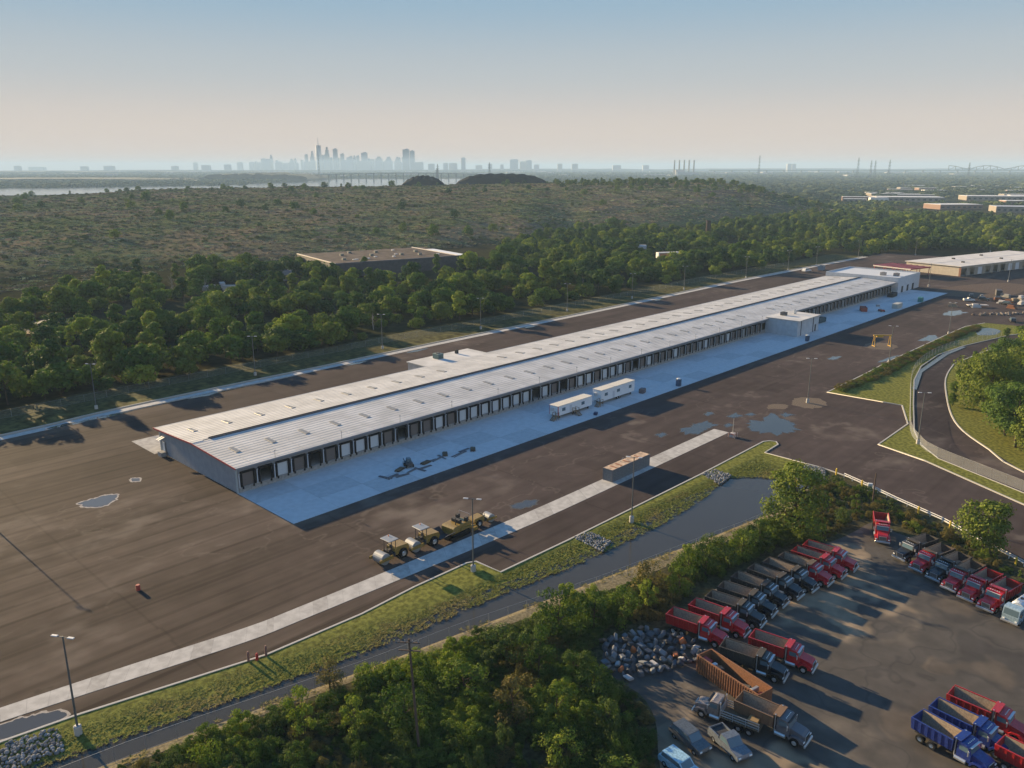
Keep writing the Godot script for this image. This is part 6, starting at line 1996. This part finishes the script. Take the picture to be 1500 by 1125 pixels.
# ---------------------------------------------------------------- beyond the hill
func distance() -> void:
	rng.seed = 900
	# leafless brick chimney and sheds in the belt
	var ch := thing("brick_chimney", "dark brick chimney stub rising from the woods", "chimney", Vector3(-372, land(-372, -644), -644))
	var b := MB.new()
	b.tube(Vector3(0, -2, 0), Vector3(0, 17, 0), 2.6, 2.0, 10)
	part(b, "shaft", mat(0.06, 0.045, 0.04, 0.9), ch)
	b = MB.new()
	b.lathe([Vector2(2.0, 16.4), Vector2(2.4, 16.5), Vector2(2.4, 17.2), Vector2(1.6, 17.2)], Vector3.ZERO, Vector3.UP, 10)
	part(b, "rim", mat(0.08, 0.06, 0.05, 0.9), ch)
	var tl := thing("orange_trailer", "white and orange semi trailer half hidden among the trees", "trailer", Vector3(-312, 0, -487), deg_to_rad(-30))
	bx("box_body", mat(0.6, 0.58, 0.55, 0.7), tl, Vector3(0, 3.0, 0), Vector3(4.0, 4.0, 16))
	bx("side_panel", mat(0.45, 0.16, 0.06, 0.7), tl, Vector3(2.03, 3.0, 1.0), Vector3(0.1, 3.0, 12))
	for z in [4.0, 6.0]: wheel(tl, Vector3(1.6, 0.6, z), 0.6, 0.5, 1.0)
	bx("landing_leg", m_dark, tl, Vector3(0, 0.5, -5), Vector3(2.0, 1.0, 0.4))
	far_shed("low white shed peeping out of the belt beside the semi trailer", Vector2(-352, -500), 0.6, Vector3(22, 6, 12), mat(0.45, 0.44, 0.43, 0.8), mat(0.4, 0.4, 0.4, 0.8), 4)
	far_shed("grey flat shed among the trees beyond the belt's left part", Vector2(-420, -240), 0.9, Vector3(26, 5, 14), mat(0.2, 0.2, 0.22, 0.8), mat(0.22, 0.2, 0.2, 0.8), 4)
	for q in [[-405, -196, 0.3], [-410, -206, 1.2], [-376, -190, 0.8], [-371, -194, 2.0], [-398, -204, 2.4], [-402, -214, 0.1]]:
		crate_box("junk_container", "pale junk container in the woodland clearing", "container", Vector3(q[0], land(q[0], q[1]), q[1]), q[2], Vector3(2.6, 2.6, 7.0), mat(0.42, 0.36, 0.33, 0.8), "junk in the woodland clearing")
	sheet("clearing", smooth(poly([-366, -86, -346, -92, -350, -118, -374, -112, -366, -86]), 4), 0.06, mat(0.3, 0.24, 0.17, 0.95, 0.0, grain(54, 0.02, 0.6, 1.0, 5), 0.1))
	crate_box("long_trailer", "long dark trailer parked in the sandy clearing", "trailer", Vector3(-352, 0.06, -101), 0.7, Vector3(2.8, 3.2, 13.0), mat(0.05, 0.055, 0.06, 0.8))
	warehouse()
	# black stockpiles on the crest
	for q in [[-142, 1330, 36, 18], [-16, 1340, 76, 18]]:
		var at := survey(q[0], q[1])
		var o := thing("black_stockpile", "long flat-topped black stockpile on the hill's crest" if q[2] > 50 else "smaller rounded black stockpile on the hill's crest", "stockpile", Vector3(at.x, land(at.x, at.y) - 2, at.y), deg_to_rad(YAW))
		b = MB.new()
		var n := 26
		var prev := []
		for i in n + 1:
			var u := -1.0 + 2.0 * i / n
			var hh: float = q[3] * pow(maxf(0.0, 1.0 - pow(absf(u), 3.2 if q[2] > 50 else 2.2)), 0.7) * (1.0 + 0.05 * sin(i * 2.1))
			var ring := [Vector3(u * q[2], 0, 20), Vector3(u * q[2], hh * 0.7, 10), Vector3(u * q[2], hh, 0), Vector3(u * q[2], hh * 0.7, -10), Vector3(u * q[2], 0, -20)]
			if i:
				for k in 4:
					var nn: Vector3 = (ring[k] - prev[k]).cross(prev[k + 1] - prev[k]).normalized()
					b.quad(prev[k], ring[k], ring[k + 1], prev[k + 1], nn if nn.y >= 0 else -nn)
			prev = ring
		part(b, "heap", mat(0.018, 0.018, 0.02, 0.95, 0.0, grain(54, 0.02, 0.5, 1.0, 5), 0.05), o)
	# warehouses to the right
	var wr := mat(0.6, 0.58, 0.55, 0.7)
	var ww := mat(0.2, 0.17, 0.14, 0.8)
	var br := mat(0.17, 0.1, 0.075, 0.8)
	far_shed("long white-roofed warehouse farthest back on the right flats", survey(760, 1590), deg_to_rad(YAW - 14), Vector3(120, 8, 60), ww, wr, 12)
	far_shed("white-roofed warehouse at the right edge behind the brown ones", survey(960, 1640), deg_to_rad(YAW - 14), Vector3(120, 8, 60), ww, wr, 12)
	far_shed("brown-walled warehouse with pale roof in the middle of the right flats", survey(690, 1290), deg_to_rad(YAW + 6), Vector3(70, 7, 44), br, wr, 8)
	far_shed("tan-walled warehouse with grey roof at the right edge", survey(745, 1190), deg_to_rad(YAW - 18), Vector3(90, 8, 46), ww, mat(0.35, 0.36, 0.38, 0.7), 12)
	for i in 26:
		var ff := rng.randf_range(1380, 2700)
		var rr := ff * rng.randf_range(0.4, 0.63)
		far_shed("small pale-roofed shed scattered among the trees of the right flats", survey(rr, ff), deg_to_rad(YAW + rng.randf_range(-30, 10)), Vector3(rng.randf_range(26, 80), rng.randf_range(6, 9), rng.randf_range(18, 34)), [ww, br, wr][i % 3], wr, 4, "small sheds on the right flats")
	# dirt tracks on the hill's right flank
	var tk := MB.new()
	var line := PackedVector2Array()
	for q in [[395, 905], [370, 990], [400, 1060], [450, 1130], [430, 1230]]: line.append(survey(q[0], q[1]))
	line = smooth(line, 10)
	var li := offset_line(line, -3.5)
	var ri := offset_line(line, 3.5)
	for i in line.size() - 1:
		tk.quad(Vector3(li[i].x, land(li[i].x, li[i].y) + 1.2, li[i].y), Vector3(li[i + 1].x, land(li[i + 1].x, li[i + 1].y) + 1.2, li[i + 1].y), Vector3(ri[i + 1].x, land(ri[i + 1].x, ri[i + 1].y) + 1.2, ri[i + 1].y), Vector3(ri[i].x, land(ri[i].x, ri[i].y) + 1.2, ri[i].y), Vector3.UP)
	struct(tk, "dirt_track", mat(0.2, 0.16, 0.12, 0.95))
	# woods of the flats: seen as one mass
	var clump := MB.new()
	rng.seed = 910
	for i in 70:
		var o := rand_dir()
		o.y = absf(o.y)
		var g := rng.randf_range(0.75, 1.25)
		clump.col = Color(g, g, g)
		leaf(clump, Vector3(o.x * 7, o.y * 7.5, o.z * 7) * rng.randf_range(0.75, 1.0), o, 2.6)
	var cm := clump.mesh()
	var wx := []
	var wc := []
	var wn := fnl(99, 0.0022, 3)
	for i in 34000:
		var f := 1400.0 * pow(9.0, rng.randf())
		if f > 9000: continue
		var r := f * rng.randf_range(-0.68, 0.68)
		var q := survey(r, f)
		if bay_edge(Vector2(r, f)) < 40: continue
		if f < 1700 and r < 480 and f < 1500: continue
		var row := wn.get_noise_2d(q.x, q.y)
		if row < (-0.3 if f > 2200 else 0.05): continue
		if f < 1720 and r > 560: continue
		var s := rng.randf_range(0.6, 1.3) * (1.0 + f / 9000.0)
		wx.append(Transform3D(Basis(Vector3.UP, rng.randf() * 6).scaled_local(Vector3(s * 1.5, s, s * 1.5)), Vector3(q.x, land(q.x, q.y) - 0.5, q.y)))
		wc.append(Color(0.05, 0.075, 0.032).lerp(Color(0.11, 0.12, 0.045), rng.randf()))
	var wm: StandardMaterial3D = leafmat(1, 1, 1).duplicate()
	wm.backlight_enabled = false
	wm.metallic_specular = 0.05
	multi("distant_woods", cm, wm, wx, wc, "hazy mass of distant woods on the flats beyond the hill", "woodland")
	var mx := []
	var mc := []
	for i in 5200:                                        # woods of the near right flats
		var f := rng.randf_range(1000, 1750)
		var r := rng.randf_range(400, 1000)
		if r / f > 0.68 or r / f < 0.3: continue
		if (f > 1120 and f < 1400 and r > 590) or (f > 1480 and r > 560): continue
		var q := survey(r, f)
		if wn.get_noise_2d(q.x * 4.0, q.y * 4.0) < -0.05: continue
		var s := rng.randf_range(0.5, 1.0)
		mx.append(Transform3D(Basis(Vector3.UP, rng.randf() * 6).scaled_local(Vector3(s, s, s)), Vector3(q.x, land(q.x, q.y) - 0.5, q.y)))
		mc.append(Color(0.07, 0.105, 0.032).lerp(Color(0.15, 0.165, 0.04), rng.randf()))
	multi("flats_woods", cm, wm, mx, mc, "scattered green woods around the warehouses on the right flats", "woodland")
	# far low ridges
	var haze_land := mat(0.04, 0.05, 0.045, 0.95)
	for q in [[-1230, 3950, 270, 42], [-2300, 3700, 900, 16], [-4200, 7600, 2600, 34], [200, 8200, 5200, 22], [3600, 8800, 3800, 26], [-2500, 11000, 6000, 40], [4200, 13000, 6000, 60]]:
		b = MB.new()
		var n := 60
		var prev := []
		for i in n + 1:
			var u := -1.0 + 2.0 * i / n
			var at := survey(q[0] + u * q[2], q[1] + sin(i * 0.7) * 40.0)
			var back := survey(q[0] + u * q[2], q[1] + 500.0)
			var hh: float = q[3] * pow(maxf(0.0, 1.0 - pow(absf(u), 4.0)), 0.6) * (0.75 + 0.25 * hill_noise.get_noise_1d(i * 9.0 + q[0])) + 2.0
			var ring := [Vector3(at.x, -3, at.y), Vector3(at.x, hh, at.y), Vector3(back.x, hh, back.y)]
			if i:
				b.quad(prev[0], ring[0], ring[1], prev[1], Vector3(sin(deg_to_rad(YAW)), 0, cos(deg_to_rad(YAW))))
				b.quad(prev[1], ring[1], ring[2], prev[2], Vector3.UP)
			prev = ring
		struct(b, "hills", haze_land)
	# ---- city on the horizon: lateral, height, width, style
	var grey := [mat(0.24, 0.26, 0.29, 0.6), mat(0.3, 0.29, 0.28, 0.7), mat(0.2, 0.22, 0.25, 0.5)]
	var px := 11.46
	var T := [[347, 237.5, 7, 0], [360, 237, 7, 0], [373, 232, 7, 0], [380, 226, 5, 1], [393, 233, 12, 0], [424, 234, 9, 1], [442, 226, 4, 0], [447, 221, 5, 1], [457, 227, 13, 0], [480, 216, 6, 1], [489, 218.5, 6, 0], [496, 225, 5, 0], [502, 230, 5, 0], [508, 227, 6, 1], [515, 229, 4, 0], [522, 228, 4, 0], [529, 223.5, 8, 0], [538, 233, 7, 0], [545, 228.5, 13, 1], [556, 235, 8, 0], [567, 229.5, 11, 1], [578, 229.5, 8, 1], [587, 229.5, 7, 0], [434, 236, 8, 0], [410, 237, 8, 0], [465, 232, 6, 0], [474, 228, 5, 0], [484, 231, 9, 0], [402, 238.5, 9, 0], [512, 234, 16, 0], [534, 236, 18, 0], [560, 237, 16, 0], [450, 236, 18, 0], [416, 238, 10, 0]]
	var k := 0
	for t in T:
		k += 1
		tower("skyline_tower", ["plain slab tower in the hazy downtown skyline cluster", "stepped tower narrowing upwards in the hazy downtown skyline cluster"][t[3]], survey((t[0] - 750.0) * px, 14000.0 + (k % 5) * 180.0), t[2] * px, t[2] * px, 62.0 + (245.0 - t[1]) * px - 4.0, grey[k % 3], t[3], "hazy downtown skyline towers")
	for i in 46:
		k += 1
		var sx := 352.0 + 262.0 * rng.randf()
		tower("skyline_tower", "plain slab tower in the hazy downtown skyline cluster", survey((sx - 750.0) * px, 14300.0 + (k % 7) * 90.0), rng.randf_range(2.2, 5.5) * px, 40, 62.0 + (245.0 - lerpf(229.0, 240.0, sqrt(rng.randf()))) * px - 4.0, grey[k % 3], 0, "hazy downtown skyline towers")
	tower("skyline_tower", "tallest tapering tower with a mast in the hazy downtown skyline", survey((468 - 750.0) * px, 14000), 82, 82, 541, grey[0], 2)
	tower("skyline_tower", "dark tall slab tower at the right end of the downtown cluster", survey((596 - 750.0) * px * 0.86, 12000), 92, 60, 310, grey[2], 0)
	tower("skyline_tower", "second dark slab tower next to the tallest one of the right end pair", survey((605 - 750.0) * px * 0.86, 12000), 62, 60, 290, grey[2], 0)
	tower("skyline_tower", "low wide block at the foot of the dark pair of towers", survey((614 - 750.0) * px * 0.86, 11900), 150, 60, 130, grey[2], 0)
	tower("skyline_tower", "slim tower standing alone right of the downtown cluster", survey((679 - 750.0) * 8.2, 10000), 50, 40, 172, grey[2], 0)
	tower("skyline_tower", "slim block standing alone left of the downtown cluster", survey((287 - 750.0) * px, 14000), 64, 50, 140, grey[1], 0)
	tower("skyline_tower", "wide low block far left on the horizon", survey((55 - 750.0) * px, 14000), 260, 80, 70, grey[1], 0)
	for t in [[652, 239, 7], [662, 239, 12], [717, 240, 6], [753, 234, 12], [766, 237, 9], [775, 235, 9], [787, 241, 8], [820, 240, 7], [843, 240, 9], [735, 241, 5], [700, 242, 10], [632, 240, 9], [1160, 240, 6], [1171, 240, 6], [240, 243, 9], [160, 243, 14], [18, 243, 8], [110, 243.5, 10], [320, 241, 9], [302, 242, 12], [905, 242, 12], [950, 242, 9]]:
		k += 1
		tower("horizon_block", "small hazy block on the horizon outside the downtown cluster", survey((t[0] - 750.0) * 9.0, 11000.0 + (k % 4) * 120), t[2] * 9.0, 60, 62 + (245.0 - t[1]) * 9.0, grey[k % 3], 0, "hazy blocks along the horizon")
	# low-rise fabric along the waterfront
	for i in 70:
		k += 1
		var f := rng.randf_range(5200, 10500)
		var r := f * rng.randf_range(-0.62, 0.62)
		var w := rng.randf_range(40, 160)
		var q := survey(r, f)
		var o := thing("low_block", "low hazy industrial block on the distant flats", "building", Vector3(q.x, 4, q.y), deg_to_rad(YAW + rng.randf_range(-20, 20)), "low blocks on the distant flats")
		var h := rng.randf_range(9, 22)
		bx("wall", grey[k % 3], o, Vector3(0, h * 0.5 - 3, 0), Vector3(w, h + 6, 50))
		bx("roof", mat(0.62, 0.6, 0.58, 0.8), o, Vector3(0, h + 0.3, 0), Vector3(w - 2, 0.6, 48))
	# long viaduct over the bay
	var vd := survey(-560, 4300)
	var v := thing("long_viaduct", "long low arched viaduct crossing the hazy bay on many piers", "bridge", Vector3(vd.x, 0, vd.y), deg_to_rad(YAW))
	var vm := mat(0.06, 0.065, 0.07, 0.8)
	var pv := Vector3.ZERO
	for i in 65:
		var u := -1.0 + i / 32.0
		var p := Vector3(u * 620.0, 18.0 + 17.0 * (1.0 - u * u), 0)
		if i:
			var m := MB.new()
			var d := p - pv
			m.box((p + pv) * 0.5, Vector3(d.length() + 0.5, 3.4, 12), Basis(Vector3(0, 0, 1), atan2(d.y, d.x)))
			part(m, "deck_span", vm, v)
		if i % 2 == 0: bx("pier", vm, v, Vector3(p.x, p.y * 0.5 - 4, 0), Vector3(5.0, p.y + 4, 9))
		pv = p
	# truss bridge and turnpike on the right
	var tb := survey(4100, 7200)
	var br2 := thing("truss_bridge", "steel truss bridge at the far right horizon", "bridge", Vector3(tb.x, 0, tb.y), deg_to_rad(YAW))
	bx("deck", vm, br2, Vector3(-600, 40, 0), Vector3(3600, 6, 20))
	for i in 24: bx("pier", vm, br2, Vector3(-2350 + i * 150.0, 18, 0), Vector3(10, 40, 14))
	for i in 12:
		var u := -1.0 + i / 5.5
		var m := MB.new()
		m.tube(Vector3(u * 330, 42, 0), Vector3(u * 330, 42 + 34 * absf(cos(u * 3.1)) + 4, 0), 3, 3, 5)
		if i < 11:
			var u1 := -1.0 + (i + 1) / 5.5
			m.tube(Vector3(u * 330, 46 + 34 * absf(cos(u * 3.1)), 0), Vector3(u1 * 330, 46 + 34 * absf(cos(u1 * 3.1)), 0), 3, 3, 5)
			m.tube(Vector3(u * 330, 42, 0), Vector3(u1 * 330, 46 + 34 * absf(cos(u1 * 3.1)), 0), 2, 2, 5)
		part(m, "truss_panel", vm, br2)
	# power station
	var ps := survey((1003 - 750.0) * 4.9, 6000)
	var st := thing("power_station", "power station with five chimneys in a row on the flats", "power station", Vector3(ps.x, 2, ps.y), deg_to_rad(YAW))
	bx("turbine_hall", grey[2], st, Vector3(20, 14, 0), Vector3(150, 30, 50))
	bx("boiler_house", grey[1], st, Vector3(-30, 22, -20), Vector3(60, 46, 40))
	for i in 5:
		var m := MB.new()
		m.tube(Vector3(-70 + i * 35.0, 0, -10), Vector3(-70 + i * 35.0, 114, -10), 6.5, 4.5, 10)
		part(m, "chimney", mat(0.16, 0.14, 0.14, 0.8), st)
	# masts and pylons
	for t in [[467, 222, 5000], [1112, 228, 5000], [1257, 231, 4200], [1276, 235, 4200], [1282, 235, 4200], [1303, 234, 4200], [640, 246, 3600], [641, 240, 4200], [717, 238, 4200], [1420, 238, 4200]]:
		var sc: float = t[2] / 1222.0
		var q := survey((t[0] - 750.0) * sc, t[2])
		var h: float = 62.0 + (245.0 - t[1]) * sc
		var o := thing("lattice_mast", "thin dark lattice mast standing on the distant flats", "mast", Vector3(q.x, 1, q.y), deg_to_rad(YAW + 20), "masts on the distant flats")
		b = MB.new()
		for c in 4:
			var cn := Vector3(-1 if c < 2 else 1, 0, -1 if c % 2 else 1)
			b.tube(cn * 5.0, cn * 1.0 + Vector3(0, h, 0), 0.9, 0.6, 4)
		for i in 8:
			var y := h * i / 8.0
			var wd := lerpf(5.0, 1.0, i / 8.0)
			b.tube(Vector3(-wd, y, wd), Vector3(wd, y + h / 8.0, wd), 0.5, 0.5, 4)
			b.tube(Vector3(wd, y, -wd), Vector3(-wd, y + h / 8.0, -wd), 0.5, 0.5, 4)
		part(b, "frame", mat(0.08, 0.08, 0.09, 0.7), o)
		for y in [0.72, 0.86]:
			var ar := MB.new()
			ar.tube(Vector3(-9, h * y, 0), Vector3(9, h * y, 0), 0.7, 0.7, 4)
			part(ar, "crossarm", mat(0.08, 0.08, 0.09, 0.7), o)
